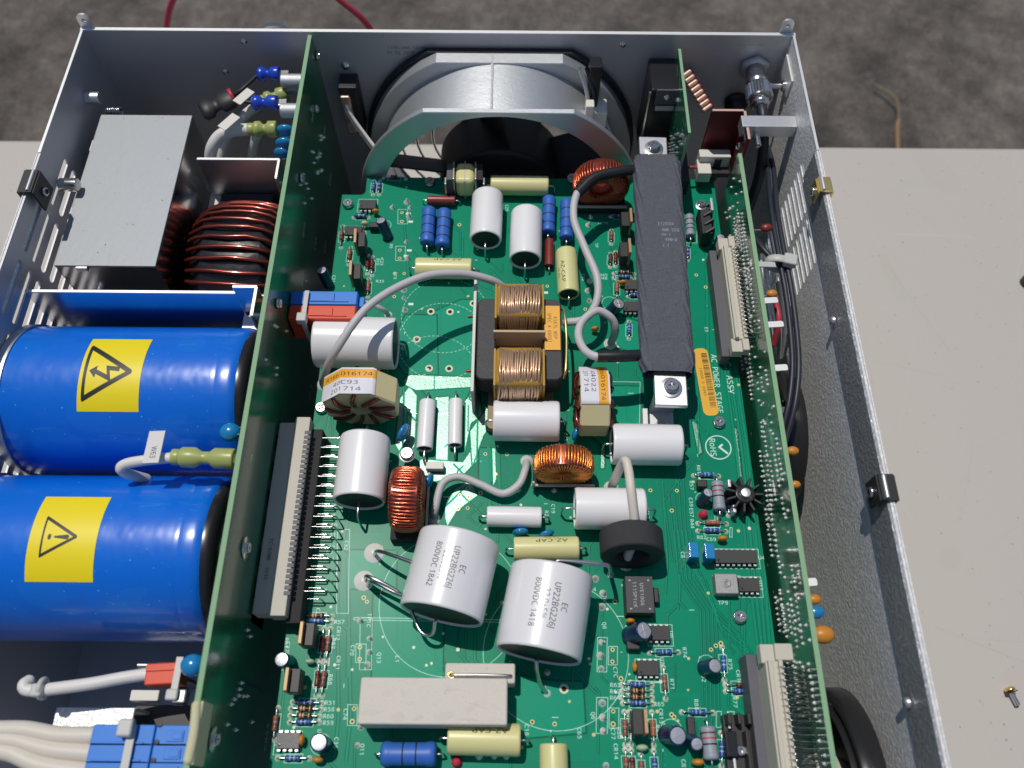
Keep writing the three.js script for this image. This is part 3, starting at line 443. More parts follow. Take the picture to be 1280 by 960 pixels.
function powerResistor(label, group, p, r, opt = {}) {
  const o = { mat: m.blueRes, band: m.resin, bands: [-0.22, 0.03, 0.27], out: 0.003, lift: 0.001, ...opt };
  const c = between(...p, PB + o.lift + r), L = c.len, g = thing('power_resistor', label, 'resistor', V3(c.mid.x, PB, c.mid.z), c.ry, group), y = o.lift + r;
  const n = 0.93;
  part('body', latheX([[0.001, -L / 2], [r * 0.8, -L / 2], [r, -L / 2 + r * 0.25], [r, -L / 2 + L * 0.15], [r * n, -L / 2 + L * 0.2], [r * n, L / 2 - L * 0.2], [r, L / 2 - L * 0.15], [r, L / 2 - r * 0.25], [r * 0.8, L / 2], [0.001, L / 2]], 28).translate(0, y, 0), o.mat, g);
  for (const b of o.bands) part('band', latheX([[r * n - 0.0002, b * L - 0.00035], [r * n + 0.00012, b * L - 0.0003], [r * n + 0.00012, b * L + 0.0003], [r * n - 0.0002, b * L + 0.00035]], 28).translate(0, y, 0), Array.isArray(o.band) ? o.band[o.bands.indexOf(b) % o.band.length] : o.band, g);
  leg(L, -1, y, o.out, 0.0005, m.lead, g); leg(L, 1, y, o.out, 0.0005, m.lead, g); return g;
}
// quarter watt parts: banded bodies
const bandTex = (base, bands) => canvas(8, 128, (c) => { c.fillStyle = base; c.fillRect(0, 0, 8, 128); bands.forEach(([y, col, h = 9]) => { c.fillStyle = col; c.fillRect(0, y, 8, h); }); });
const small = {
  blue: new THREE.MeshPhysicalMaterial({ map: bandTex('#2a63ae', [[22, '#1c2f5a'], [44, '#9fb4dc'], [60, '#24365e'], [78, '#a8b6dd'], [100, '#3a4468']]), roughness: 0.35, clearcoat: 0.4 }),
  blueDark: new THREE.MeshPhysicalMaterial({ map: bandTex('#1f4e96', [[24, '#c9a04a'], [50, '#13203e'], [76, '#b0c2e8'], [98, '#28365c']]), roughness: 0.35, clearcoat: 0.4 }),
  dark: new THREE.MeshPhysicalMaterial({ map: bandTex('#3a2a22', [[18, '#d2a24c'], [44, '#1a1210'], [66, '#e3a878', 12], [90, '#e3a878', 12]]), roughness: 0.4, clearcoat: 0.3 }),
  brown: new THREE.MeshPhysicalMaterial({ map: bandTex('#8a5446', [[22, '#5e2a24'], [46, '#3c2420'], [70, '#b08478'], [98, '#a3543c']]), roughness: 0.4, clearcoat: 0.3 }),
  red: new THREE.MeshPhysicalMaterial({ map: bandTex('#6a2420', [[20, '#361110'], [54, '#8d3c30'], [92, '#26100f']]), roughness: 0.35, clearcoat: 0.4 }),
  salmon: new THREE.MeshPhysicalMaterial({ map: bandTex('#a3614a', [[30, '#7c4433'], [64, '#b97c62']]), roughness: 0.45 }),
  diode: new THREE.MeshPhysicalMaterial({ map: bandTex('#5c2a1c', [[20, '#15100e', 26], [92, '#c5a890', 6]]), roughness: 0.25, clearcoat: 0.6 }),
};
const smallBody = uvX(latheX([[0.0002, -0.0033], [0.0009, -0.00325], [0.00122, -0.0027], [0.00122, -0.0018], [0.00102, -0.0013], [0.00102, 0.0013], [0.00122, 0.0018], [0.00122, 0.0027], [0.0009, 0.00325], [0.0002, 0.0033]], 14), 0.0066);
const diodeBody = uvX(latheX([[0.0002, -0.0021], [0.0008, -0.002], [0.00095, -0.0017], [0.00095, 0.0017], [0.0008, 0.002], [0.0002, 0.0021]], 12), 0.0042);
const jointGeo = lathe([[0.00115, 0], [0.0009, 0.0004], [0.0005, 0.001], [0, 0.0012]], 10);
function smallPart(kind, x1, y1, x2, y2, label) {
  const c = between(x1, y1, x2, y2, PB), L = c.len, dio = kind === 'diode', g = thing(dio ? 'diode' : 'resistor', label, dio ? 'diode' : 'resistor', c.mid, c.ry, 'small axial parts soldered on the main board');
  const k = Math.min(1, L / 0.0085);
  const b = part('body', dio ? diodeBody : smallBody, small[kind], g); b.position.y = 0.0017; b.scale.setScalar(k);
  for (const s of [-1, 1]) { part('lead', tube([V3(s * 0.0022 * k, 0.0017, 0), V3(s * (L / 2 - 0.0008), 0.0017, 0), V3(s * (L / 2 - 0.0001), 0.0011, 0), V3(s * L / 2, -0.0003, 0)], 0.00033, 8, 6), m.lead, g); const j = part('solder_joint', jointGeo, m.joint, g); j.position.x = s * L / 2; }
  return g;
}
// can capacitors: top seen at (px, py); lean moves the top, in metres
const electroGeo = (r, h) => lathe([[0, 0], [r * 0.9, 0], [r, r * 0.12], [r, r * 0.5], [r * 0.93, r * 0.62], [r, r * 0.76], [r, h - r * 0.14], [r * 0.93, h], [r * 0.84, h + 0.00005], [r * 0.8, h - 0.0003]], 26);
function electro(px, py, r, h, label, lean = [0, 0]) {
  const q = A(px, py, PB + h), g = thing('electrolytic_capacitor', label, 'capacitor', V3(q.x - lean[0], PB, q.z - lean[1]), 0, 'dark blue electrolytic capacitors on the main board');
  g.rotation.set(Math.atan2(lean[1], h), 0, -Math.atan2(lean[0], h));
  part('sleeve', electroGeo(r, h).translate(0, 0.0008, 0), m.sleeveBlue, g);
  const s = new THREE.Shape(); s.absarc(0, 0, r * 0.82, 0, 7);
  const top = part('can_top', lathe([[0, 0], [r * 0.83, 0], [r * 0.83, -0.0004]], 24).translate(0, h + 0.0007, 0), m.canTop, g);
  part('vent_ridge', [box(r * 1.2, 0.00022, r * 0.08, 0, h + 0.0008, 0), box(r * 0.08, 0.00022, r * 1.2, 0, h + 0.00082, 0)].map((b) => X(b, 0, 0, 0, 0, rr(0, 0.6), 0)), m.canTop, top);
  return g;
}
const pinGeo = M(box(0.0013, 0.00025, 0.0012, 0, 0, -0.0002), box(0.0012, 0.0022, 0.00025, 0, -0.0010, 0.0004), box(0.0005, 0.003, 0.00025, 0, -0.0025, 0.0004));
function chip(px, py, n, label, ry = 0, mt = m.chip) {
  const h = 0.0042, p = A(px, py, PB + h), g = thing('chip', label, 'chip', V3(p.x, PB, p.z), ry, 'black chips on the main board'), L = n * 0.00254 - 0.0004;
  const b = part('body', [rbox(L, 0.0032, 0.0064, 0.0003, 0, h - 0.0016, 0)], mt, g);
  part('pin_mark', cylY(0.0006, 0.0002, 0.00005, 10).translate(-L / 2 + 0.0014, h - 0.00008, 0.0018), m.blackGloss, b);
  for (let i = 0; i < n; i++) for (const s of [-1, 1]) { const q = part('pin', pinGeo, m.solder, g); q.position.set((i - (n - 1) / 2) * 0.00254, 0.0027, s * 0.0036); if (s < 0) q.rotation.y = Math.PI; }
  return g;
}
const legDown = (x, z, h, r = 0.0003) => tube([V3(x, h, z), V3(x, h * 0.4, z * 1.05), V3(x, -0.0005, z * 1.05)], r, 6, 6);
function disc(px, py, h, r, mt, label, ry = 0, flat = 0.34, group) {
  const p = A(px, py, PB + h), g = thing('disc_capacitor', label, 'capacitor', V3(p.x, PB, p.z), ry, group);
  const s = new THREE.SphereGeometry(r, 20, 14); s.scale(1, 1, flat); part('body', s.translate(0, h, 0), mt, g);
  for (const k of [-1, 1]) part('lead', legDown(k * r * 0.5, 0, h - r * 0.7), m.lead, g);
  return g;
}
function to220(px, py, label, ry, mt = m.black) {
  const H = 0.0165, p = A(px, py, PB + 0.012), g = thing('power_transistor', label, 'transistor', V3(p.x, PB, p.z), ry, 'power transistors standing on the main board');
  // local: tab towards -x
  const tabS = rshape(0.0100, 0.0130, 0.0006), hole = new THREE.Path(); hole.absarc(0, 0.0042, 0.0018, 0, 7); tabS.holes.push(hole);
  part('tab', extr(tabS, 0.0013, 0, 8).rotateY(Math.PI / 2).translate(-0.0022, H - 0.0065, 0), m.tan, g);
  part('body', rbox(0.0044, 0.0090, 0.0100, 0.0004, 0.0013, 0.0082, 0), mt, g);
  for (let k = -1; k <= 1; k++) part('leg', [box(0.0006, 0.0045, 0.0008, 0.0012, 0.0018, k * 0.00254)], m.lead, g);
  return g;
}
function windPts(R, rw, rh, N, seg = 14, arc = Math.PI * 2, start = 0, jit = 0, sq = 4) {
  const pts = [];
  for (let i = 0; i <= N * seg; i++) { const f = start + arc * i / (N * seg), a = Math.PI * 2 * (i % seg) / seg, c = Math.cos(a), s = Math.sin(a), k = Math.pow(Math.pow(Math.abs(c), sq) + Math.pow(Math.abs(s), sq), -1 / sq), ro = rw * c * k, ax = rh * s * k, j = (i % seg) < 2 ? jit * (rnd() - 0.5) : 0; pts.push(V3((R + ro) * Math.cos(f + j), (R + ro) * Math.sin(f + j), ax)); }
  return pts;
}
const coilGeo = (pts, r, rad = 5) => new THREE.TubeGeometry(new THREE.CatmullRomCurve3(pts, false, 'catmullrom', 0.5), pts.length - 1, r, rad, false);
const ringGeo = (ro, ri, d, b = 0.0008, seg = 48) => latheZ([[ri, -d / 2 + b], [ri + b, -d / 2], [ro - b, -d / 2], [ro, -d / 2 + b], [ro, d / 2 - b], [ro - b, d / 2], [ri + b, d / 2], [ri, d / 2 - b], [ri, -d / 2 + b]], seg);
function cable(name, label, cat, pts, r, mt, group, seg) { const P = pts.map((q) => (q.isVector3 ? q : A(q[0], q[1], q[2]))); const b = P[0].clone(), g = thing(name, label, cat, b, 0, group); part('sheath', capped(P.map((v) => v.clone().sub(b)), r, seg ?? P.length * 10, 10), mt, g); g.userData.base = undefined; for (const v of [P[0], P[P.length - 1]]) if (Math.abs(v.y - PB) < 1e-6) { const j = part('solder_joint', jointGeo, m.joint, g); j.position.copy(v).sub(b); j.scale.set(r * 1500, r * 900, r * 1500); } delete g.userData.base; return { g, P: P.map((v) => v.clone().sub(b)), b }; }

// ---------------------------------------------------------------- film capacitors
const WG = 'shiny white film capacitors on the main board';
axialCap('white film capacitor between the touching blue resistors and its white twin, near the fan', WG, [606, 246, 604, 301], 0.0091, { out: 0.006 });
axialCap('white film capacitor beside two blue resistors and a small red one, behind the copper transformer', WG, [655, 267, 654, 325], 0.0091, { out: 0.006 });
axialCap('fat white film capacitor under the grey arching wire, next to the blue and red connectors', WG, [396, 431, 494, 432], 0.0136);
axialCap('white film capacitor lying beside the pins of the long connector, left of a red toroid', WG, [458, 552, 451, 630], 0.0125, { out: 0.008 });
axialCap('white film capacitor directly in front of the copper wound transformer', WG, [618, 526, 699, 526], 0.0103);
axialCap('white film capacitor in front of the aluminium terminal of the black busbar', WG, [766, 553, 851, 553], 0.0103);
axialCap('white film capacitor partly behind the black ferrite ring', WG, [721, 634, 807, 634], 0.0100, { out: 0.006 });
axialCap('slim white film capacitor above two blue discs and a yellow capacitor', WG, [612, 646, 679, 646], 0.0050);
axialCap('thin white capacitor of an upright pair, the one beside the blue disc and screw', WG, [535, 504, 532, 563], 0.0042, { out: 0.006 });
axialCap('thinnest white capacitor of an upright pair, with open tinned board on both sides', WG, [570, 502, 570, 558], 0.0036, { out: 0.006 });
const bigPrint = (l) => printMat(m.whiteCap, canvas(1024, 340, (c, w, h) => {
  c.fillStyle = '#e6e5e8'; c.fillRect(0, 0, w, h);
  for (let i = 0; i < 260; i++) { c.fillStyle = `rgba(120,115,110,${rr(0.03, 0.14)})`; c.beginPath(); c.arc(rnd() * w, rnd() * h, rr(0.6, 2.2), 0, 7); c.fill(); }
  // canvas x runs round the can, canvas y along it
  l(c, w, h);
}));
const capText = (rows, u0, v0 = 0.5) => (c, w, h) => { rows.forEach(([q, off], i) => text(c, q, w * (u0 + i * 0.036), h * (v0 + off), 33, -Math.PI / 2, '#3a3a40', 'sans-serif')); };
const R1 = [['EC', 0], ['UP22BG226J', 0], ['22.0±5%', 0], ['800VDC 1842', 0]], R2 = [['EC', 0], ['UP22BG226J', 0], ['22.0±5%', 0], ['800VDC 1418', 0]];
axialCap('huge white capacitor printed 800VDC 1842, with two bare wires to bright pads', WG, [578, 676, 556, 770], 0.0188, { print: bigPrint(capText(R1, 0.695, 0.5)), legs: [0, 0] });
axialCap('huge white capacitor printed 800VDC 1418, nearer the black relay', WG, [694, 715, 678, 818], 0.0188, { print: bigPrint(capText(R2, 0.685, 0.5)), legs: [0, 0] });
// their heavy tinned wires
const bare = (label, pts, r = 0.0009) => { const c = cable('bare_wire', label, 'wire', pts, r, m.lead, 'thick tinned wires of the two huge white capacitors'); return c.g; };
bare('tinned wire from the upper bright pad to the huge capacitor 1842', [[471, 696, PB], [478, 692, 0.124], [516, 704, 0.132], [524, 706, 0.131]]);
bare('tinned wire from the lower bright pad round the end of capacitor 1842', [[460, 728, PB], [466, 724, 0.122], [508, 748, 0.121], [530, 790, 0.120], [545, 794, 0.122], [549, 778, 0.127]]);
bare('second tinned wire beside it from the lower bright pad', [[463, 734, PB], [470, 730, 0.126], [500, 744, 0.130], [508, 746, 0.131]]);
bare('tinned wire bent over the top end of the huge capacitor 1418', [[699, 712, 0.140], [699, 703, 0.1425], [706, 700, 0.143], [758, 704, 0.141], [766, 708, 0.136], [767, 716, PB]], 0.0010);
bare('tinned wire under the lower end of the huge capacitor 1418', [[676, 826, 0.128], [677, 838, 0.124], [682, 856, 0.116], [690, 866, PB]], 0.0010);
for (const [x, y, l] of [[471, 694, 'round bright solder pad, upper of two beside the huge capacitor'], [459, 729, 'round bright solder pad, lower of two beside the huge capacitor']]) { const p = A(x, y, PB); const o = part('solder_pad', lathe([[0.0049, 0], [0.0046, 0.0005], [0.0025, 0.0010], [0.0014, 0.0018], [0, 0.002]], 24), m.joint, mainBoard); o.position.set(p.x, 0.0015, p.z); o.userData.label = l; }

// yellow wrapped capacitors
const YG = 'yellow wrapped film capacitors on the main board';
const az = (flip, u = 0.72) => printMat(m.yellowCap, canvas(512, 256, (c, w, h) => { c.fillStyle = '#dcd79a'; c.fillRect(0, 0, w, h); c.save(); c.translate(w * u, h * 0.42); c.rotate(flip ? Math.PI / 2 : -Math.PI / 2); text(c, 'AZ-CAP', 0, 0, 40, 0, '#33321f', 'sans-serif'); text(c, '22 5%', 0, 38, 24, 0, '#33321f', 'sans-serif'); c.restore(); }));
const azA = az(true, 0.67), azB = az(false, 0.83);
axialCap('yellow capacitor along the edge of the board just in front of the fan', YG, [610, 232, 681, 232], 0.0058, { mat: m.yellowCap, endMat: m.yellowCap });
axialCap('yellow capacitor below the pair of blue resistors, half covered by the grey wire', YG, [518, 337, 587, 337], 0.0060, { print: azA, endMat: m.yellowCap, flat: 0.95 });
axialCap('yellow capacitor with a dark open end beside the curving white wire', YG, [705, 314, 709, 367], 0.0060, { print: azB });
axialCap('yellow capacitor printed AZ-CAP in front of two blue discs', YG, [646, 686, 726, 684], 0.0056, { print: azA, endMat: m.yellowCap });
axialCap('yellow capacitor tucked half under the white cement resistor', YG, [568, 924, 657, 925], 0.0066, { print: azA, endMat: m.yellowCap });
axialCap('yellow capacitor standing end on at the bottom edge of the picture', YG, [699, 930, 701, 985], 0.0060, { mat: m.yellowCap, endMat: m.yellowCap });
// red-brown dipped parts
axialCap('dark red dipped capacitor behind the two blue resistors', null, [531, 252, 565, 252], 0.0029, { mat: m.brownCap, endMat: m.brownCap, out: 0.003, lr: 0.0004 });
axialCap('small red dipped capacitor at the end of a blue resistor', null, [684, 300, 684, 332], 0.0026, { mat: m.brownCap, endMat: m.brownCap, out: 0.003, lr: 0.0004 });

// ---------------------------------------------------------------- power resistors
const BG = 'large blue power resistors on the main board';
powerResistor('left one of two big blue resistors touching each other near the dark red capacitor', BG, [533, 263, 531, 307], 0.0042);
powerResistor('big blue resistor next to the tall white capacitor, second of a touching pair', BG, [552, 265, 550, 310], 0.0042);
powerResistor('big blue resistor in line with the small red dipped capacitor', BG, [683, 247, 682, 291], 0.0041);
powerResistor('big blue resistor in line with the yellow capacitor, under the white wire', BG, [705, 250, 705, 298], 0.0041);
powerResistor('big blue resistor with silver and dark bands at the bottom of the board', BG, [484, 945, 553, 944], 0.0050, { band: [m.copperFinger, m.resin, m.resin, m.copperFinger], bands: [-0.36, -0.1, 0.14, 0.36] });
const GG = 'grey banded power resistors';
powerResistor('grey power resistor squeezed beside the far end of the black busbar', GG, [858, 266, 860, 292], 0.0027, { mat: m.greyRes, bands: [-0.25, 0, 0.2] });
powerResistor('grey banded resistor beside the round finned heatsink', GG, [898, 598, 902, 634], 0.0031, { mat: m.greyRes, bands: [-0.3, -0.14, 0.04, 0.3], band: [m.brownCap, m.redPlastic, m.resin, m.greyRes] });
powerResistor('grey banded resistor beside the square black heatsink at the bottom', GG, [891, 904, 897, 946], 0.0034, { mat: m.greyRes, bands: [-0.3, -0.14, 0.04, 0.3], band: [m.brownCap, m.redPlastic, m.resin, m.greyRes] });
{ // cement resistor and its ceramic carrier
  const h = 0.020, a = A(457, 849, PB + h), b = A(641, 907, PB + h), g = thing('cement_resistor', 'long white cement block resistor near the bottom of the board', 'resistor', V3((a.x + b.x) / 2, PB, (a.z + b.z) / 2));
  part('body', rbox(b.x - a.x, h - 0.003, b.z - a.z, 0.0010, 0, 0.003 + (h - 0.003) / 2, 0), m.cement, g);
  for (const s of [-1, 1]) part('foot', rbox(0.004, 0.004, 0.014, 0.0004, s * 0.024, 0.002, 0), m.cement, g);
  const c = A(606, 842, PB + 0.013), k = thing('ceramic_block', 'smaller white ceramic block with a bare wire behind the cement resistor', 'resistor', V3(c.x, PB, c.z));
  part('body', rbox(0.0305, 0.013, 0.0085, 0.0008, 0, 0.0065, 0), m.cement, k);
  part('lead', capped([V3(-0.0125, 0.012, 0.001), V3(-0.0115, 0.0142, 0.001), V3(0, 0.0146, 0.001), V3(0.0125, 0.0142, 0.0012), V3(0.0135, 0.012, 0.0012)], 0.0007, 30, 7), m.lead, k);
  part('eyelet', X(new THREE.TorusGeometry(0.0013, 0.0005, 8, 16), -0.0125, 0.0134, 0.001, Math.PI / 2), m.gold, k);
}

// ---------------------------------------------------------------- chokes and transformers
{
  const toroid = (label, x, y, z, ry, R, rw, rh, N, wr, wm, base, coreMat = m.copperDark) => {
    const g = thing('toroid_choke', label, 'inductor', V3(x, PB, z), ry), cy = R + rw + wr + 0.001;
    part('core', ringGeo(R + rw - wr, R - rw + wr, (rh - wr) * 2).translate(0, cy, 0), coreMat, g);
    part('winding', coilGeo(windPts(R, rw, rh, N, 14, Math.PI * 2, -Math.PI / 2, 0.02), wr).translate(0, cy, 0), wm, g);
    part('base', rbox(base[0], 0.006, base[1], 0.0006, 0, 0.003, 0), m.blackMatte, g);
    const e = part('base_rim', [rbox(base[0] + 0.002, 0.0015, 0.0012, 0.0003, 0, 0.0065, base[1] / 2), rbox(0.0012, 0.008, 0.0012, 0.0003, -base[0] / 2, 0.007, base[1] / 2)], m.beigePlastic, g); void e;
    return g;
  };
  let p = A(750, 201, PB + 0.033); toroid('red copper toroid choke at the edge of the board by the fan', p.x, 0, p.z + 0.002, 0, 0.0108, 0.0052, 0.0062, 54, 0.00052, m.copperRed, [0.03, 0.016]);
  p = A(708, 566, PB + 0.029); toroid('orange copper toroid choke between the white capacitors', p.x, 0, p.z + 0.0005, 0, 0.0094, 0.0050, 0.0060, 58, 0.00046, m.copperOrange, [0.029, 0.014]);
  p = A(507, 612, PB + 0.032); toroid('red copper toroid choke standing beside a screw and a blue disc', p.x, 0, p.z, Math.PI / 2, 0.0102, 0.0050, 0.0072, 54, 0.00056, m.copperRed, [0.033, 0.017]);
  const q = A(510, 569, PB + 0.010); const sc = thing('screw_terminal', 'round slotted screw on a post between the red toroid and the blue disc', 'terminal', V3(q.x, PB, q.z));
  part('post', cylY(0.0022, 0.0085), m.gold, sc); addScrew(sc, V3(0, 0.0088, 0), 0.0034, 0.0022, 0.004);
}
{ // wrapped chokes with printed labels: many sided, axis level
  const lab = (l1, l2) => canvas(256, 192, (c, w, h) => { c.fillStyle = '#dedde6'; c.fillRect(0, 0, w, h); c.fillStyle = '#eda92f'; c.fillRect(0, 12, w, 64); text(c, 'R186-016174', w / 2, 46, 38, 0, '#221a10', 'sans-serif'); text(c, l1, w / 2, 108, 40, 0, '#33333c', 'monospace'); text(c, l2, w / 2, 156, 40, 0, '#33333c', 'monospace'); });
  const choke = (label, x, z, ry, R, d, flatY, l1, l2) => {
    const g = thing('wrapped_choke', label, 'inductor', V3(x, PB, z), ry), N = 8, cy = R * 0.95 * flatY + 0.001, s = new THREE.Shape();
    for (let i = 0; i < N; i++) { const a = Math.PI / N + i * 2 * Math.PI / N, q = [R * Math.cos(a), R * Math.sin(a) * flatY]; i ? s.lineTo(...q) : s.moveTo(...q); } s.closePath();
    const hole = new THREE.Path(); hole.absarc(0, 0, R * 0.24, 0, Math.PI * 2, true); s.holes.push(hole);
    part('tape_wrap', extr(s, d - 0.002, 0.0008, 14).translate(0, cy, -d / 2 + 0.001), m.tape, g);
    for (const sd of [-1, 1]) for (let i = 0; i < 9; i++) { const a = i * 2 * Math.PI / 9 + 0.2; const pts = [0.95, 0.75, 0.5, 0.3].map((f, k) => V3(R * f * Math.cos(a + k * 0.12), cy + R * f * Math.sin(a + k * 0.12) * flatY, sd * (d / 2 + 0.0004 + (k === 1 || k === 2 ? 0.0007 : -0.0006)))); part('winding_turn', tube(pts, 0.0011, 10, 6), m.copperDark, g); }
    // label over the top facets
    const f = Math.PI / N, y0 = R * Math.sin(Math.PI / 2 - f) * flatY, hw = R * Math.cos(Math.PI / 2 - f), x2 = R * Math.cos(Math.PI / 2 - 3 * f), y2 = R * Math.sin(Math.PI / 2 - 3 * f) * flatY;
    const pr = [[-x2, y2], [-hw, y0], [hw, y0], [hw + (x2 - hw) * 0.15, y0 + (y2 - y0) * 0.15]], gg = new THREE.BufferGeometry(), ps = [], uv = [], ix = []; let acc = 0; const len = [0];
    for (let i = 1; i < pr.length; i++) { acc += Math.hypot(pr[i][0] - pr[i - 1][0], pr[i][1] - pr[i - 1][1]); len.push(acc); }
    pr.forEach(([a, b], i) => { const k = 1 + 0.0012 / R; for (const sd of [-1, 1]) { ps.push(a * k, b * k + cy + 0.0001, sd * (d / 2 - 0.0004)); uv.push(len[i] / acc, sd < 0 ? 1 : 0); } });
    for (let i = 0; i < pr.length - 1; i++) ix.push(2 * i, 2 * i + 1, 2 * i + 2, 2 * i + 1, 2 * i + 3, 2 * i + 2);
    gg.setAttribute('position', new THREE.Float32BufferAttribute(ps, 3)); gg.setAttribute('uv', new THREE.Float32BufferAttribute(uv, 2)); gg.setIndex(ix); gg.computeVertexNormals();
    part('paper_label', gg.toNonIndexed(), new THREE.MeshPhysicalMaterial({ map: lab(l1, l2), roughness: 0.55 }), g); return g;
  };
  let p = A(447, 480, PB + 0.033); choke('eight sided taped choke with an orange and white label, below the fat white capacitor', p.x, p.z + 0.001, 0, 0.0185, 0.0150, 0.98, '40C93', '201714');
  p = A(744, 480, PB + 0.030); choke('eight sided taped choke with its label on edge, under the loop of white wire', p.x, p.z + 0.002, -Math.PI / 2, 0.0165, 0.0150, 0.95, '404022', '201714');
}
{ // the large transformer: black ferrite frame, two copper coils, yellow label
  const h = 0.024, a = A(597, 374, PB + h), b = A(702, 472, PB + h), cx = (a.x + b.x) / 2, cz = (a.z + b.z) / 2, w = b.x - a.x, d = b.z - a.z;
  const g = thing('power_transformer', 'black framed transformer with two bare copper windings in the middle of the board', 'transformer', V3(cx, PB, cz));
  const t = 0.0098, lw = 0.0085, s = rshape(w, d, 0.003), hp = new THREE.Path(rshape(w - 2 * lw, d - 2 * t, 0.001).getPoints(4).reverse()); s.holes.push(hp);
  part('ferrite_frame', extr(s, 0.013, 0.0006, 6).rotateX(-Math.PI / 2).translate(0, h - 0.0142, 0), m.ferrite, g);
  part('bobbin_base', rbox(0.034, 0.004, d + 0.022, 0.0006, 0.001, 0.002, 0.008), m.bakelite, g);
  const coil = (z, rz, ry, N, wr, L, label) => { const pts = [], seg = 18; for (let i = 0; i <= N * seg; i++) { const an = 2 * Math.PI * i / seg, c = Math.cos(an), q = Math.sin(an), k = Math.pow(Math.pow(Math.abs(c), 3.2) + Math.pow(Math.abs(q), 3.2), -1 / 3.2); const jj = 0.0006 * Math.sin(i * 0.37) + 0.0007 * (rnd() - 0.5); pts.push(V3(-L / 2 + L * i / (N * seg) + jj, h - 0.007 + (ry + jj * 0.4) * q * k, z + (rz + jj * 0.3) * c * k)); }
    const c = part('winding', coilGeo(pts, wr, 5), m.copperLitz, g, label); part('bobbin', X(rbox(L + 0.004, (ry - wr) * 1.9, (rz - wr) * 1.9, 0.003, 0, h - 0.007, z)), m.varnish, c); return c; };
  coil(-d / 2 + t / 2 - 0.001, 0.0118, 0.0150, 17, 0.00078, 0.0205, 'golden copper winding with varnish at its sides'); coil(d / 2 - t / 2 + 0.001, 0.0125, 0.0150, 17, 0.00078, 0.0205, 'brownish copper winding');
  part('divider', rbox(0.0265, 0.014, 0.0014, 0.0003, 0, h - 0.0005, 0), m.tan2, g);
  for (const sd of [-1, 1]) part('bobbin_flange', [rbox(0.0012, 0.024, 0.021, 0.0003, sd * 0.0122, h - 0.0075, -d / 2 + 0.004), rbox(0.0012, 0.024, 0.021, 0.0003, sd * 0.0122, h - 0.0075, d / 2 - 0.004)], m.varnish, g);
  const lt = canvas(96, 320, (c, w2, h2) => { c.fillStyle = '#f0b03a'; c.fillRect(0, 0, w2, h2); text(c, 'KIK7L MIP', 66, h2 * 0.5, 30, Math.PI / 2, '#3a2408', 'monospace'); text(c, 'SPEC A 66001', 30, h2 * 0.5, 30, Math.PI / 2, '#3a2408', 'monospace'); });
  part('paper_label', new THREE.PlaneGeometry(0.0080, 0.0265).rotateX(-Math.PI / 2).translate(w / 2 - lw / 2, h + 0.0002, -0.006), new THREE.MeshPhysicalMaterial({ map: lt, roughness: 0.5 }), g);
  part('clamp_strap', tube([V3(w / 2 + 0.001, h - 0.006, -d / 2 + 0.002), V3(w / 2 + 0.0022, h - 0.001, -d / 2 + 0.008), V3(w / 2 + 0.003, h - 0.001, 0), V3(w / 2 + 0.0022, h - 0.001, d / 2 - 0.006), V3(w / 2 + 0.001, h - 0.004, d / 2 - 0.002)], 0.0008, 30, 6), m.gold, g);
  const pz0 = A(594, 350, PB + 0.024).z - cz, pz1 = A(591, 500, PB + 0.016).z - cz;
  part('side_plate', rbox(0.0016, 0.025, pz1 - pz0, 0.0003, -w / 2 - 0.002, 0.0125, (pz0 + pz1) / 2), m.whitePlastic, g);
  for (const z of [-d / 2 + 0.006, d / 2 - 0.008]) part('terminal_stud', X(cylY(0.0009, 0.008, 0.0002, 10), -w / 2 + 0.002, 0.016, z, 0, 0, Math.PI / 2), m.copperDark, g);
}
{ // little transformer with a yellow winding
  const p = A(577, 212, PB + 0.016), g = thing('small_transformer', 'little transformer with yellow taped winding in a tinned frame by the fan', 'transformer', V3(p.x, PB, p.z + 0.003));
  for (const s of [-1, 1]) part('core_leg', rbox(0.0035, 0.017, 0.012, 0.0004, s * 0.0088, 0.0085, 0), s < 0 ? m.greyPlastic : m.ferrite, g);
  part('winding', rbox(0.0112, 0.015, 0.015, 0.003, 0, 0.0098, 0), m.yellowCap, g); part('tape_seam', box(0.0006, 0.0152, 0.0152, 0, 0.0098, 0), m.beigePlastic, g);
  part('frame', [rbox(0.0012, 0.018, 0.013, 0.0003, -0.0064, 0.0092, 0), rbox(0.0012, 0.018, 0.013, 0.0003, 0.0064, 0.0092, 0), rbox(0.0012, 0.015, 0.005, 0.0003, -0.0112, 0.0075, 0.005), rbox(0.0012, 0.015, 0.005, 0.0003, 0.0112, 0.0075, 0.005)], m.solder, g);
}

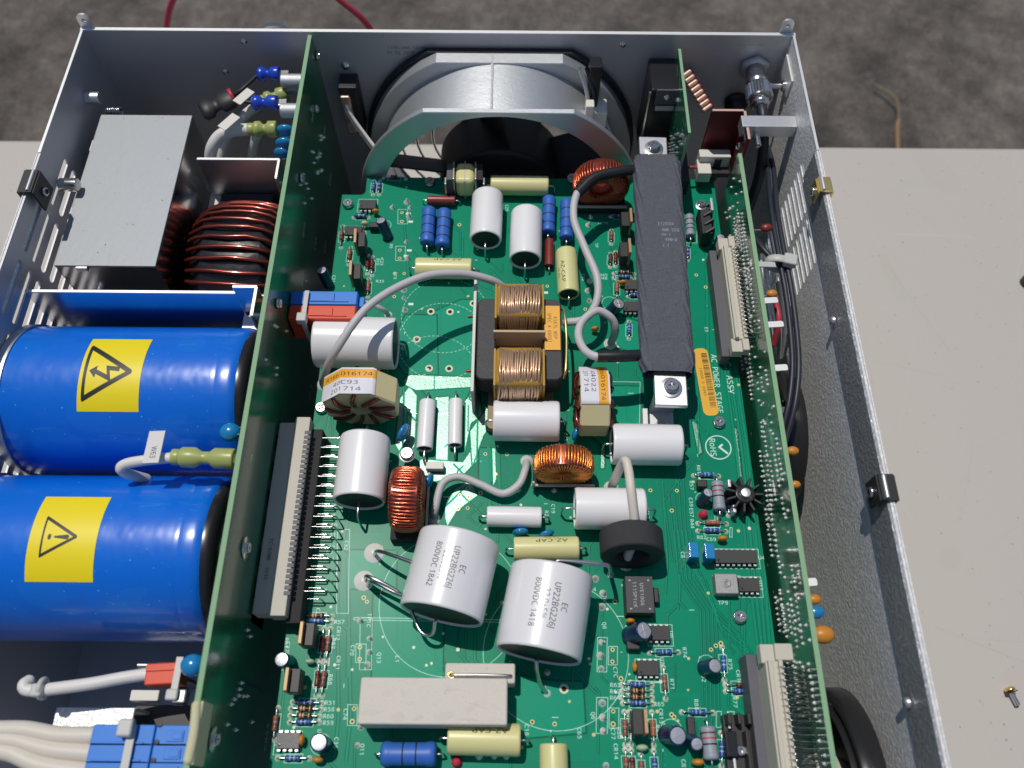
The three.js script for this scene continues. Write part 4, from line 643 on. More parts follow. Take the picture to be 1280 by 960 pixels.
// ---------------------------------------------------------------- black busbar in heat shrink
{
  const top = 0.145, a = A(817, 190, top), b = A(836, 460, top), dir = b.clone().sub(a).normalize(), ry = Math.atan2(dir.x, dir.z), L = a.distanceTo(b);
  const g = thing('busbar', 'long bar in matt black heat shrink with aluminium terminals on both ends', 'busbar', V3((a.x + b.x) / 2, PB, (a.z + b.z) / 2), ry);
  const y = top - PB - 0.0045;
  const shr = canvas(256, 1024, (c, w, h) => { c.fillStyle = '#575a64'; c.fillRect(0, 0, w, h); for (let i = 0; i < 800; i++) { c.strokeStyle = rnd() < 0.5 ? `rgba(150,150,158,${rr(0.05, 0.35)})` : `rgba(30,30,35,${rr(0.1, 0.3)})`; c.lineWidth = rr(0.5, 2); const x = rnd() * w, q = rnd() * h; c.beginPath(); c.moveTo(x, q); c.lineTo(x + rr(-40, 40), q + rr(-4, 4)); c.stroke(); }
    ['E128304', 'AWM 105C', 'VW-1', 'KPM-D', '2:1'].forEach((s, i) => text(c, s, 150 + (i % 2) * 26, 360 + i * 26, 20, Math.PI / 2 * 0, 'rgba(190,190,195,0.8)', 'monospace')); });
  const N = 90, cs = rshape(0.0262, 0.0090, 0.0040).getPoints(5), ps = [], uv = [], ix = [];
  for (let i = 0; i <= N; i++) { const t = i / N, z = -L / 2 + L * t, sw = 1 + 0.012 * Math.sin(t * 17) + 0.01 * Math.sin(t * 41 + 1) + (t < 0.02 || t > 0.98 ? -0.06 : 0) + (t > 0.9 && t < 0.97 ? 0.04 : 0), sh = 1 + 0.05 * Math.sin(t * 23 + 2) + 0.04 * Math.sin(t * 61); cs.forEach((q, j) => { ps.push(q.x * sw + 0.0004 * Math.sin(t * 29 + j), y + q.y * sh + 0.00030 * Math.sin(t * 87 + j * 2.1) + (t < 0.04 || t > 0.95 ? 0.0004 * Math.sin(t * 400) : 0), z); uv.push(0.5 + q.x / 0.0262, 1 - t); }); }
  const k = cs.length; for (let i = 0; i < N; i++) for (let j = 0; j < k; j++) { const j2 = (j + 1) % k; ix.push(i * k + j, i * k + j2, (i + 1) * k + j, i * k + j2, (i + 1) * k + j2, (i + 1) * k + j); }
  const gg = new THREE.BufferGeometry(); gg.setAttribute('position', new THREE.Float32BufferAttribute(ps, 3)); gg.setAttribute('uv', new THREE.Float32BufferAttribute(uv, 2)); gg.setIndex(ix); gg.computeVertexNormals();
  part('heat_shrink', gg, new THREE.MeshPhysicalMaterial({ map: shr, roughness: 0.55, bumpMap: rep(texNz, 1, 4), bumpScale: 0.0007 }), g);
  for (const s of [-1, 1]) {
    const zt = s * (L / 2 + 0.0075), ty = y - 0.001;
    const t = part('terminal', rbox(0.0160, 0.0030, 0.019, 0.0006, s * 0.0012, ty, zt), m.alu, g, s < 0 ? 'terminal by the fan' : 'terminal by the white capacitors');
    const sc = addScrew(t, V3(s * 0.0012, ty + 0.0022, zt), 0.0037, 0.0030, 0.0054); sc.position.y += 0.0002;
    part('support', [rbox(0.0125, ty, 0.003, 0.0006, s * 0.0012, ty / 2, zt + (s < 0 ? -0.004 : -0.002)), rbox(0.0125, 0.0025, 0.014, 0.0006, s * 0.0012, 0.0013, zt + (s > 0 ? 0.006 : -0.006))], m.steel, g);
    if (s > 0) { addScrew(t, V3(0.0012, 0.0032, zt + 0.009), 0.0033, 0.0025, 0.0045); part('side_clip', rbox(0.003, 0.008, 0.012, 0.0005, -0.008, 0.004, zt + 0.006), m.steel, g); }
  }
}
// ---------------------------------------------------------------- wires on the main board
{
  const GWG = 'grey insulated wires on the main board';
  cable('insulated_wire', 'grey wire arching from the left edge over the fat white capacitor to the transformer', 'wire', [[404, 484, PB], [405, 474, 0.128], [420, 440, 0.150], [460, 385, 0.156], [520, 350, 0.152], [570, 343, 0.146], [610, 350, 0.138], [632, 362, 0.128]], 0.0021, m.greyWire, GWG);
  const w2 = cable('insulated_wire', 'grey wire from the fan end of the busbar winding down to the transformer', 'wire', [[790, 210, 0.140], [772, 212, 0.142], [740, 220, 0.143], [718, 240, 0.142], [714, 272, 0.140], [728, 308, 0.138], [744, 345, 0.137], [744, 375, 0.134], [730, 397, 0.130], [706, 402, 0.127]], 0.0021, m.greyWire, GWG);
  part('shrink_sleeve', tube(w2.P.slice(0, 4), 0.0030, 20, 10), m.sleeve, w2.g);
  const w3 = cable('insulated_wire', 'grey wire looping tightly to the near end of the busbar', 'wire', [[762, 428, PB], [768, 412, 0.126], [763, 396, 0.134], [745, 387, 0.138], [727, 400, 0.138], [722, 418, 0.138], [730, 436, 0.140], [746, 444, 0.142], [775, 443, 0.142], [806, 441, 0.140]], 0.0021, m.greyWire, GWG);
  part('shrink_sleeve', tube(w3.P.slice(7), 0.0030, 16, 10), m.sleeve, w3.g);
  cable('insulated_wire', 'short grey wire snaking over open board beside the red toroid', 'wire', [[545, 650, PB], [547, 636, 0.116], [555, 606, 0.118], [575, 597, 0.118], [602, 606, 0.117], [630, 617, 0.116], [650, 606, 0.117], [658, 588, 0.117], [660, 576, PB]], 0.0019, m.greyWire, GWG);
  cable('insulated_wire', 'beige wire arching over a white capacitor and through the black ferrite ring', 'wire', [[766, 608, PB], [771, 596, 0.124], [782, 574, 0.140], [787, 584, 0.142], [791, 612, 0.142], [796, 652, 0.135], [795, 672, 0.126], [789, 690, 0.121], [786, 702, PB]], 0.0022, m.beigeWire, null, 90);
  const f = A(796, 664, PB + 0.026), fr = thing('ferrite_ring', 'thick black ferrite ring threaded by the beige wire', 'ferrite ring', V3(f.x, PB, f.z + 0.002), 0);
  part('ring', ringGeo(0.0148, 0.0072, 0.0125, 0.001, 64).rotateX(-0.12).translate(0, 0.0150, 0), m.ferrite, fr);
}
// ---------------------------------------------------------------- long white-grey connector along the main board
{
  const a = A(345, 540, 0.122), b = A(345, 772, 0.122), zc = (a.z + b.z) / 2, L = b.z - a.z + 0.002, x0 = A(368, 650, 0.125).x;
  const g = thing('pin_connector', 'long beige and black pin connector joining the upright board to the main board', 'connector', V3(x0, PB, zc));
  part('housing', [rbox(0.0085, 0.010, L, 0.0005, -0.0075, 0.012, 0), rbox(0.0075, 0.0095, L + 0.004, 0.0005, -0.0005, 0.0125, -0.001)], m.beigePlastic, g);
  part('shroud', rbox(0.011, 0.010, L * 0.97, 0.0006, -0.0045, 0.0045, 0), m.blackMatte, g);
  part('rear_body', rbox(0.0065, 0.012, L + 0.002, 0.0005, 0.0055, 0.0056, 0.002), m.blackMatte, g);
  const rib = rbox(0.0032, 0.0012, 0.0020, 0.0003), blk = rbox(0.0085, 0.011, 0.0060, 0.0006), np = 16;
  const print = canvas(256, 32, (c) => { c.clearRect(0, 0, 256, 32); text(c, 'TC-00MM  5032', 128, 16, 20, 0, 'rgba(60,55,50,0.85)', 'monospace'); });
  part('print', new THREE.PlaneGeometry(0.032, 0.004).rotateX(-Math.PI / 2).rotateY(-Math.PI / 2).translate(-0.0075, 0.0173, 0.022), new THREE.MeshPhysicalMaterial({ map: print, transparent: true, roughness: 0.6 }), g);
  const pinLong = M(tube([V3(0, 0, 0), V3(0.0118, 0.0003, 0), V3(0.0134, -0.0006, 0), V3(0.0139, -0.010, 0)], 0.00038, 14, 6)), pinShort = M(tube([V3(0, 0, 0), V3(0.0062, 0.0002, 0), V3(0.0074, -0.0006, 0), V3(0.0078, -0.006, 0)], 0.00038, 14, 6));
  for (let i = 0; i < np; i++) {
    const z = -L / 2 + 0.0055 + i * 0.00508;
    part('contact_slot', rib, m.greyPlastic, g).position.set(0.0028, 0.0168, z); part('contact_slot', rib, m.greyPlastic, g).position.set(0.0028, 0.0168, z + 0.00254);
    part('pin', pinLong, m.chrome, g).position.set(0.0062, 0.0105, z); part('pin', pinShort, m.chrome, g).position.set(0.0082, 0.0062, z + 0.0025);
  }
  const u = thing('socket_connector', 'dark grey socket strip on the upright board mating with the long beige connector', 'connector', V3(LBX + 0.0011, PB, zc));
  const sx = x0 - LBX - 0.0011 - 0.0122;
  for (let i = 0; i < 13; i++) part('block', blk, i % 2 ? m.greyPlastic : m.greyPlastic, u).position.set(sx - 0.0035 - (i % 2) * 0.0011, 0.0095 - (i % 2) * 0.0006, -L / 2 + 0.003 + i * 0.0072);
  part('socket_body', rbox(sx - 0.002, 0.018, L + 0.004, 0.0005, (sx - 0.002) / 2, 0.004, 0), m.blackMatte, u);
  const ns = thing('hex_nut', 'hex nut and screw at the near end of the long connector', 'nut', V3(A(358, 770, 0.118).x, 0.1165, A(358, 770, 0.118).z));
  part('nut', X(lathe([[0.0011, 0], [0.0027, 0], [0.0027, 0.0018], [0.0011, 0.0018]], 6)), m.chrome, ns); part('bolt_end', cylY(0.0012, 0.0026, 0.0003, 12), m.chrome, ns);
}
// ---------------------------------------------------------------- connectors of the board on edge
{
  const conn = (label, y1, y2, xa, h) => {
    const p1 = A(xa[0], y1, h), p2 = A(xa[1], y2, h), L = p2.z - p1.z, x0 = (p1.x + p2.x) / 2, g = thing('pin_connector', label, 'connector', V3(x0, PB, (p1.z + p2.z) / 2)), hh = h - PB, W = RBX - 0.0012 - x0;
    part('housing', [rbox(0.0075, hh - 0.002, L, 0.0006, 0, hh / 2, 0), rbox(0.0018, 0.002, L, 0.0003, -0.0022, hh, 0), rbox(0.0018, 0.002, L, 0.0003, 0.0022, hh, 0)], m.beigePlastic, g);
    part('shroud', rbox(0.0050, hh * 0.45, L + 0.010, 0.0006, -0.0056, hh * 0.22 + 0.001, 0), m.greyPlastic, g);
    for (const s of [-1, 1]) part('end_block', [rbox(W * 0.6, 0.006, 0.007, 0.0006, W * 0.35, hh - 0.003, s * (L / 2 + 0.0035)), rbox(0.006, 0.006, 0.008, 0.0006, -0.002, hh - 0.005, s * (L / 2 + 0.003))], m.beigePlastic, g);
    const n = Math.round(L / 0.00254) - 1; const pins = [];
    for (let i = 0; i < n; i++) for (const r of [0, 1, 2]) pins.push(tube([V3(0.001 + r * 0.0008, hh - 0.001 - r * 0.001, 0), V3(0.0024 + r * 0.0008, hh + 0.0022 - r * 0.003, 0.0006), V3(0.0058 + r * 0.0006, hh + 0.0018 - r * 0.0032, 0.0012), V3(W, hh + 0.0010 - r * 0.0035, 0.0012)], 0.00034, 12, 5).translate(0, 0, -L / 2 + 0.0025 + i * 0.00254 + r * 0.0006));
    const ps = part('pin_rows', pins, m.chrome, g); ps.userData.kind = 'stuff';
    return g;
  };
  conn('beige pin connector on the board on edge, beside the black busbar', 303, 418, [912, 922], 0.131);
  conn('beige pin connector on the board on edge at the bottom of the picture', 820, 985, [972, 1000], 0.138);
}
// ---------------------------------------------------------------- plug connectors pairs through the upright board
{
  const plug = (label, px, py, px2, h, mt, d, hh, base, name = 'power_plug') => {
    const a = A(px, py, h), b = A(px2, py, h), g = thing(name, label, 'connector', V3((a.x + b.x) / 2, base, a.z));
    const L = b.x - a.x, H = h - base; part('housing', [rbox(L, H, d, 0.0008, 0, H / 2, 0), rbox(L * 0.36, 0.0007, d * 0.6, 0.0003, -L * 0.02, H + 0.0003, 0), rbox(0.004, H * 0.7, d * 0.7, 0.0005, L / 2 + 0.001, H * 0.4, 0)], mt, g);
    part('latch_line', box(L * 0.3, 0.0006, 0.0006, L * 0.22, H + 0.0002, d * 0.28), mt, g); return g;
  };
  plug('blue plug lying over the edge of the main board, touching the red plug', 361, 376, 445, 0.139, m.blueConn, 0.0085, 0, 0.124);
  plug('red plug in front of the blue plug above the fat white capacitor', 359, 394, 443, 0.139, m.redConn, 0.0085, 0, 0.119);
  const p = A(379, 388, 0.1415), t = thing('cable_tie', 'white cable tie round the blue and red plugs', 'cable tie', V3(p.x, 0.1405, p.z));
  part('strap', [box(0.0022, 0.0009, 0.019, 0, 0, -0.001), box(0.0022, 0.018, 0.0009, 0.0005, -0.009, 0.009)], m.nylon, t); part('tie_head', rbox(0.0052, 0.0042, 0.0052, 0.0008, -0.0005, 0.0008, 0.0066), m.nylon, t);
  cable('insulated_wire', 'thin grey wire from the blue plug down to a solder pad', 'wire', [[441, 380, 0.130], [460, 382, 0.128], [478, 390, 0.122], [484, 396, PB]], 0.0013, m.greyWire);
}
// ---------------------------------------------------------------- small parts, one line each
for (const s of SP) smallPart(...s);
chip(456, 258, 4, 'black chip at the notch of the board beside the screw');
chip(438.5, 291, 4, 'black chip with grey top near the notch, in front of the first one');
chip(790, 353, 4, 'dusty chip half under the busbar, farther of two');
chip(789, 380, 4, 'dusty chip half under the busbar, nearer of two beside the purple can');
chip(829, 788, 4, 'black chip printed U8 behind a leaning blue can');
chip(816, 832, 4, 'black chip printed U7 with an orange disc at its end');
chip(367, 930, 4, 'speckled grey chip printed U6 at the bottom of the board', 0, new THREE.MeshPhysicalMaterial({ map: dataTex(128, (i, x, y) => 0.25 + 0.5 * fine[(y * 2) * 512 + x * 2], true), roughness: 0.7 }));
chip(940.5, 726, 4, 'small black chip next to the square metal can');
chip(923.5, 691, 8, 'long black chip with sixteen pins beside two blue box capacitors');
{ // square metal can
  const p = A(912.5, 725, PB + 0.006), g = thing('metal_can', 'square grey metal can with a dimple beside a small chip', 'oscillator', V3(p.x, PB, p.z));
  const cm = mat(0.34, 0.34, 0.35, 0.5, 0.6, { bumpMap: rep(texFine, 3), bumpScale: 0.00005 }), b = part('can', rbox(0.0108, 0.006, 0.0098, 0.0007, 0, 0.003, 0), cm, g); part('dimple', lathe([[0, -0.0002], [0.0012, 0.0002], [0.0016, 0.0003], [0.0020, 0]], 18).translate(0, 0.00605, 0), cm, b);
  for (const [x, y, l] of [[871, 683, 'bright blue box capacitor, outer of two beside the long chip'], [891, 684, 'bright blue box capacitor touching the long chip']]) { const q = A(x, y, PB + 0.0105), k = thing('box_capacitor', l, 'capacitor', V3(q.x, PB, q.z), 0, 'blue box capacitors'); part('case', rbox(0.0046, 0.0095, 0.0074, 0.0004, 0, 0.0053, 0), m.blueDisc, k); for (const s of [-1, 1]) part('lead', legDown(0, s * 0.0025, 0.001), m.lead, k); }
  const r = A(804, 740, PB + 0.010), k = thing('relay', 'black oblong relay printed with grey lettering near the ferrite ring', 'relay', V3(r.x, PB, r.z));
  const rt = canvas(192, 224, (c, w, h) => { c.fillStyle = '#3c3b42'; c.fillRect(0, 0, w, h); text(c, 'UYE1006', 112, h / 2, 34, Math.PI / 2, '#b9b9bd', 'monospace'); text(c, '1115P1cK', 62, h / 2, 34, Math.PI / 2, '#b9b9bd', 'monospace'); c.fillStyle = '#b9b9bd'; for (const [x, y] of [[30, 24], [162, 24], [30, 200], [162, 200]]) c.fillRect(x - 7, y - 4, 14, 8); });
  const rm = new THREE.MeshPhysicalMaterial({ map: rt, roughness: 0.55 }); part('case', new THREE.BoxGeometry(0.0125, 0.0095, 0.0165).translate(0, 0.00475, 0), [m.black, m.black, rm, m.black, m.black, m.black], k); part('base', rbox(0.0129, 0.001, 0.0169, 0.0003, 0, 0.0005, 0), m.black, k);
  const f = A(952, 882, PB + 0.010), fk = thing('box_capacitor', 'pink red box capacitor printed C88 beside the near beige connector', 'capacitor', V3(f.x, PB, f.z)); const ft = canvas(64, 96, (c) => { c.fillStyle = '#d8455a'; c.fillRect(0, 0, 64, 96); text(c, '1u 63', 32, 48, 24, Math.PI / 2, '#f3c9cf', 'sans-serif'); }); part('case', rbox(0.0046, 0.010, 0.0078, 0.0005, 0, 0.005, 0), m.redPlastic, fk); part('print', new THREE.PlaneGeometry(0.0038, 0.007).rotateX(-Math.PI / 2).translate(0, 0.0102, 0), new THREE.MeshPhysicalMaterial({ map: ft, roughness: 0.4 }), fk);
  for (const [x, y, l] of [[883, 637, 'red lamp beside the grey resistor under the RoHS mark'], [578, 953, 'red lamp at the bottom edge below the yellow capacitor']]) { const q = A(x, y, PB + 0.004), e = thing('indicator_lamp', l, 'lamp', V3(q.x, PB, q.z)); part('lens', lathe([[0.0024, 0], [0.0024, 0.0006], [0.0019, 0.0007], [0.0019, 0.0030], [0.0013, 0.0044], [0, 0.0049]], 18), m.redPlastic, e); }
}
for (const [x, y, h, r, mt, l, ry = 0] of [
  [466, 267, 0.0035, 0.0021, m.orangeDisc, 'orange disc at the corner of the chip nearest the notch'],
  [452.7, 282.6, 0.0035, 0.0021, m.tape, 'tan disc between two chips and a leaning can'],
  [776.5, 351, 0.0035, 0.0022, m.orangeDisc, 'yellow disc touching the farther chip under the busbar'],
  [792.5, 773.7, 0.0035, 0.0022, m.orangeDisc, 'orange disc below the black relay'],
  [799, 831, 0.0035, 0.0022, m.orangeDisc, 'orange disc touching the end of chip U7', Math.PI / 2],
  [384.4, 929, 0.0035, 0.0023, m.orangeDisc, 'orange disc between the speckled chip and the can printed C36', Math.PI / 2],
  [405, 953.7, 0.0035, 0.0024, m.orangeDisc, 'orange disc at the bottom edge under the can printed C36'],
  [880, 949, 0.0035, 0.0027, m.orangeDisc, 'ochre disc beside the foot of the grey power resistor'],
  [906, 669, 0.0035, 0.0024, m.orangeDisc, 'yellow disc behind the sixteen pin chip'],
  [742.6, 409.6, 0.0035, 0.0022, m.orangeDisc, 'orange disc inside the tight loop of white wire'],
  [393, 831, 0.003, 0.0022, m.paleDisc, 'pale green disc between the two standing transistors'],
  [810, 932, 0.003, 0.0026, m.paleDisc, 'pale green disc in front of the copper tabbed transistor'],
]) disc(x, y, h, r, mt, l, ry, 0.55, 'small discs on the main board');
for (const [x, y, h, r, l, ry, t] of [
  [505, 543, 0.009, 0.0050, 'bright blue disc leaning beside the thin white capacitor and the screw', 1.1, 0.5],
  [538, 604, 0.006, 0.0044, 'bright blue disc between the red toroid and the grey snaking wire', 1.2, 0.4],
  [721, 540, 0.008, 0.0042, 'bright blue disc behind the orange toroid', 1.2, 0.4],
  [653.5, 665, 0.005, 0.0040, 'bright blue disc nearer the huge capacitor, in front of the slim white one', 0.1, 0],
  [686, 667, 0.005, 0.0040, 'bright blue disc of the pair before the slim white capacitor, nearer the ferrite ring', 0.35, 0],
]) disc(x, y, h, r, m.blueDisc, l, ry, 0.42, 'bright blue disc capacitors');
electro(400, 342, 0.0030, 0.012, 'slim dark can with a pale top on the shaded edge above the blue plug', [-0.002, -0.002]);
electro(473, 278, 0.0030, 0.0125, 'slim dark can with a pale top near the notch of the board', [-0.003, -0.003]);
electro(358, 829, 0.0033, 0.011, 'blue can printed C37 hanging over the dark edge of the board', [-0.0008, 0.0004]);
electro(406, 932, 0.0037, 0.012, 'blue can printed C36 at the bottom with a long shadow', [0.0005, 0]);
electro(811, 785, 0.0042, 0.013, 'fat blue can leaning onto chip U8', [0.006, -0.0002]);
electro(899, 828, 0.0033, 0.011, 'black can printed C52 touching resistor R75', [0.0030, 0.0008]);
electro(854, 916, 0.0040, 0.013, 'fat blue can beside the grey power resistor at the bottom', [0.003, 0.0015]);
electro(878, 926, 0.0028, 0.011, 'small black can tilted between two larger parts near the square heatsink', [0.001, 0.003]);
electro(887, 612, 0.0026, 0.010, 'small black can behind the red lamp', [0.002, -0.002]);
electro(897.5, 293, 0.0024, 0.010, 'small can with a white top at the far beige connector', [0.001, -0.001]);
electro(771.8, 377, 0.0036, 0.011, 'purple black can leaning towards the busbar', [0.004, 0]);
to220(371, 855, 'standing transistor with a copper tab and grey top beside the can printed C37', 0);
to220(388, 797, 'standing transistor in the shade below the long connector', 0);
to220(808, 900, 'standing transistor with its copper tab towards resistor R41', Math.PI);
to220(446, 303, 'standing transistor with a brown tab near the leaning slim can', 0.05);
to220(441, 343, 'standing transistor with a brown tab nearest the blue plug', 0.05);
to220(781, 272, 'standing transistor with a copper tab against the busbar by the red toroid', Math.PI);
to220(780, 310, 'standing transistor half hidden in the shade of the busbar', Math.PI);
{ // small black flat transistors
  for (const [x, y, w, d, l] of [[464, 283, 0.006, 0.004, 'small black transistor between the chips and the slim can'], [880, 600, 0.005, 0.004, 'small black transistor behind the small can under R61'], [871.5, 906, 0.0035, 0.009, 'flat black part standing between the fat can and the grey resistor'], [797, 803, 0.006, 0.0045, 'small black transistor under the fat leaning can'], [825, 741, 0.0024, 0.007, 'thin black diode along the side of the relay'], [545, 583, 0.009, 0.004, 'white topped little terminal block near the grey snaking wire']]) {
    const p = A(x, y, PB + 0.005), g = thing(l.startsWith('white') ? 'terminal_block' : 'transistor', l, l.startsWith('white') ? 'terminal' : 'transistor', V3(p.x, PB, p.z));
    part('body', rbox(w, 0.004, d, 0.0006, 0, 0.003, 0), l.startsWith('white') ? m.whitePlastic : m.black, g); for (const s of [-1, 1]) part('leg', legDown(s * w * 0.3, 0, 0.0015), m.lead, g);
  }
}
{ // heatsinks
  let p = A(934, 612, PB + 0.011), g = thing('finned_heatsink', 'round black star shaped heatsink beside the board on edge', 'heatsink', V3(p.x, PB, p.z));
  part('hub', cylY(0.0048, 0.009, 0.0005, 20).translate(0, 0.002, 0), m.blackGloss, g);
  for (let i = 0; i < 11; i++) { const a = i * 2 * Math.PI / 11; part('fin', X(rbox(0.0046, 0.0095, 0.0012, 0.0003, 0.0068, 0.0055, 0), 0, 0, 0, 0, a, 0), m.black, g); }
  part('transistor_cap', cylY(0.0026, 0.0105, 0.0005, 18).translate(0, 0.002, 0), m.alu, g);
  for (const [dx, dz] of [[-0.0065, -0.006], [-0.0055, 0.007]]) part('mounting_tab', rbox(0.0016, 0.006, 0.004, 0.0004, dx, 0.006, dz), m.canTop, g);
  p = A(941, 928, PB + 0.012); g = thing('plate_heatsink', 'square black heatsink with upright fins and a screw at the bottom of the board', 'heatsink', V3(p.x, PB, p.z));
  part('base', rbox(0.0155, 0.004, 0.026, 0.0006, 0, 0.004, 0), m.black, g);
  for (let i = 0; i < 4; i++) part('fin', rbox(0.0016, 0.010, 0.0045, 0.0004, -0.0062 + i * 0.0042, 0.008, -0.0108), m.black, g);
  for (let i = 0; i < 2; i++) part('fin', rbox(0.0014, 0.010, 0.018, 0.0004, 0.0005 + i * 0.0068, 0.008, 0.003), m.black, g);
  addScrew(g, V3(-0.0018, 0.0068, 0.0015), 0.0022, 0.0025, 0);
  part('transistor_body', rbox(0.0048, 0.004, 0.010, 0.0004, -0.0058, 0.008, -0.001), m.blackGloss, g); for (const z of [-0.0105, 0.008]) part('strap', rbox(0.0012, 0.0012, 0.007, 0.0003, -0.0058 + (z < 0 ? 0 : 0.0006), 0.009, z), m.canTop, g);
  p = A(879, 262, PB + 0.014); g = thing('plate_heatsink', 'black heatsink with bent fins between the busbar and the far beige connector', 'heatsink', V3(p.x, PB, p.z));
  part('base', rbox(0.006, 0.012, 0.020, 0.0006, 0, 0.007, 0.004), m.black, g); for (let i = 0; i < 4; i++) part('fin', X(rbox(0.0062, 0.010, 0.0013, 0.0003, 0.004, 0.009, 0), 0, 0, -0.005 + i * 0.006, 0, 0.5, 0.2), m.black, g);
  addScrew(g, V3(-0.002, 0.0135, -0.006), 0.0024, 0.002, 0.0032); part('clip', rbox(0.0016, 0.003, 0.009, 0.0004, 0.0032, 0.0155, -0.004), m.canTop, g);
}
{ // barcode sticker on the board beside the busbar
  const st = canvas(128, 512, (c, w, h) => { c.fillStyle = '#eab02c'; c.fillRect(0, 0, w, h); for (let y = 40; y < h - 60; y += rr(4, 11)) { c.fillStyle = '#2a2210'; c.fillRect(66, y, 50, rr(1.5, 5)); } text(c, '10000 5 0043', 40, h / 2, 30, Math.PI / 2, '#2a2210', 'monospace'); });
  const a = A(877, 432, PB), b = A(882, 516, PB), g = thing('barcode_sticker', 'yellow barcode sticker on the board under the edge of the busbar', 'sticker', V3((a.x + b.x) / 2, PB, (a.z + b.z) / 2), -0.0);
  const sh = rshape(0.0080, b.z - a.z, 0.003), gg = extr(sh, 0.00015, 0, 5).rotateX(-Math.PI / 2), uv = gg.attributes.uv, ps = gg.attributes.position; for (let i = 0; i < uv.count; i++) uv.setXY(i, ps.getX(i) / 0.0080 + 0.5, 0.5 - ps.getZ(i) / (b.z - a.z));
  part('label', gg.translate(0.001, 0.0001, 0), new THREE.MeshPhysicalMaterial({ map: st, roughness: 0.5 }), g); g.rotation.y = 0.06;
}

// ---------------------------------------------------------------- things on the rear panel
// a point of the photograph on an upright plane at depth z
function AZ(px, py, z) {
  const a = (px - 640) / FPX, b = (480 - py) / FPX, u = a * Math.cos(ROLL) + b * Math.sin(ROLL), v = -a * Math.sin(ROLL) + b * Math.cos(ROLL), t = -z / (CS + v * SN);
  return V3(u * t, CAMH - (SN - v * CS) * t, z);
}
{
  const fan = thing('axial_fan', 'big round metal fan with flat trimmed sides mounted on the rear panel', 'fan', V3(FANX, FANY, ZB));
  const ro = 0.086, fl = 0.0752, ri = 0.0728;
  const flange = (t, rf = ro) => { const af = Math.asin(fl / rf), s = new THREE.Shape(); s.absarc(0, 0, rf, -af, af); s.absarc(0, 0, rf, Math.PI - af, Math.PI + af); s.closePath(); const h = new THREE.Path(); h.absarc(0, 0, ri, 0, Math.PI * 2, true); s.holes.push(h); return extr(s, t, 0.0004, 48); };
  part('rear_flange', flange(0.0034).translate(0, 0, 0.0004), m.black, fan);
  part('collar', flange(0.0075, 0.0835).translate(0, 0, 0.0046), m.cast, fan);
  part('front_flange', flange(0.0028).translate(0, 0, 0.0478), m.cast, fan);
  part('barrel', latheZ([[ri, 0.0036], [0.0744, 0.0036], [0.0748, 0.0045], [0.0748, 0.0470], [0.0744, 0.0478], [ri, 0.0478], [ri, 0.0036]], 96), m.cast, fan);
  part('seam_rib', box(0.0012, 0.0011, 0.043, -0.004, 0.0751, 0.0260), m.cast, fan);
  part('motor', latheZ([[0, 0.012], [0.038, 0.012], [0.0385, 0.013], [0.0385, 0.042], [0.036, 0.0455], [0, 0.0465]], 48), m.black, fan);
  for (let i = 0; i < 5; i++) { const g = new THREE.BoxGeometry(0.0355, 0.030, 0.0012, 8, 4, 1), p = g.attributes.position; for (let k = 0; k < p.count; k++) { const x = p.getX(k), y = p.getY(k); p.setZ(k, p.getZ(k) + 14 * y * y + 0.08 * x); } g.computeVertexNormals(); part('blade', X(X(X(g, 0, 0, 0, -0.95, 0, 0), 0.0545, 0, 0.029), 0, 0, 0, 0, 0, i * 2 * Math.PI / 5 + 0.35), m.black, fan); }
  for (let i = 0; i < 4; i++) part('strut', X(rbox(0.075, 0.005, 0.003, 0.0008, 0.0365, 0, 0.0035), 0, 0, 0, 0, 0, i * Math.PI / 2 + 0.75), m.black, fan);
  for (const r of [0.045, 0.056, 0.067]) part('guard_ring', new THREE.TorusGeometry(r, 0.0009, 6, 48).translate(0, 0, -0.003), m.chrome, fan);
  const q = AZ(742, 140, -0.372).sub(fan.position);
  part('terminal_block', [rbox(0.010, 0.012, 0.012, 0.001, q.x, q.y, q.z), rbox(0.005, 0.022, 0.006, 0.0008, q.x - 0.006, q.y + 0.003, q.z + 0.006)], m.whitePlastic, fan);
  part('terminal_cover', [X(rbox(0.007, 0.030, 0.009, 0.001, q.x - 0.004, q.y + 0.018, q.z - 0.006), 0, 0, 0, 0, 0, 0)], m.blackGloss, fan);
  for (const d of [0, 0.004]) part('wire', tube([V3(q.x - 0.006 + d, q.y + 0.004, q.z), V3(q.x - 0.008 + d, q.y + 0.016, q.z - 0.001), V3(q.x - 0.013 + d, q.y + 0.030, q.z - 0.004)], 0.0013, 14, 7), d ? m.darkWire : m.whiteWire, fan);
}
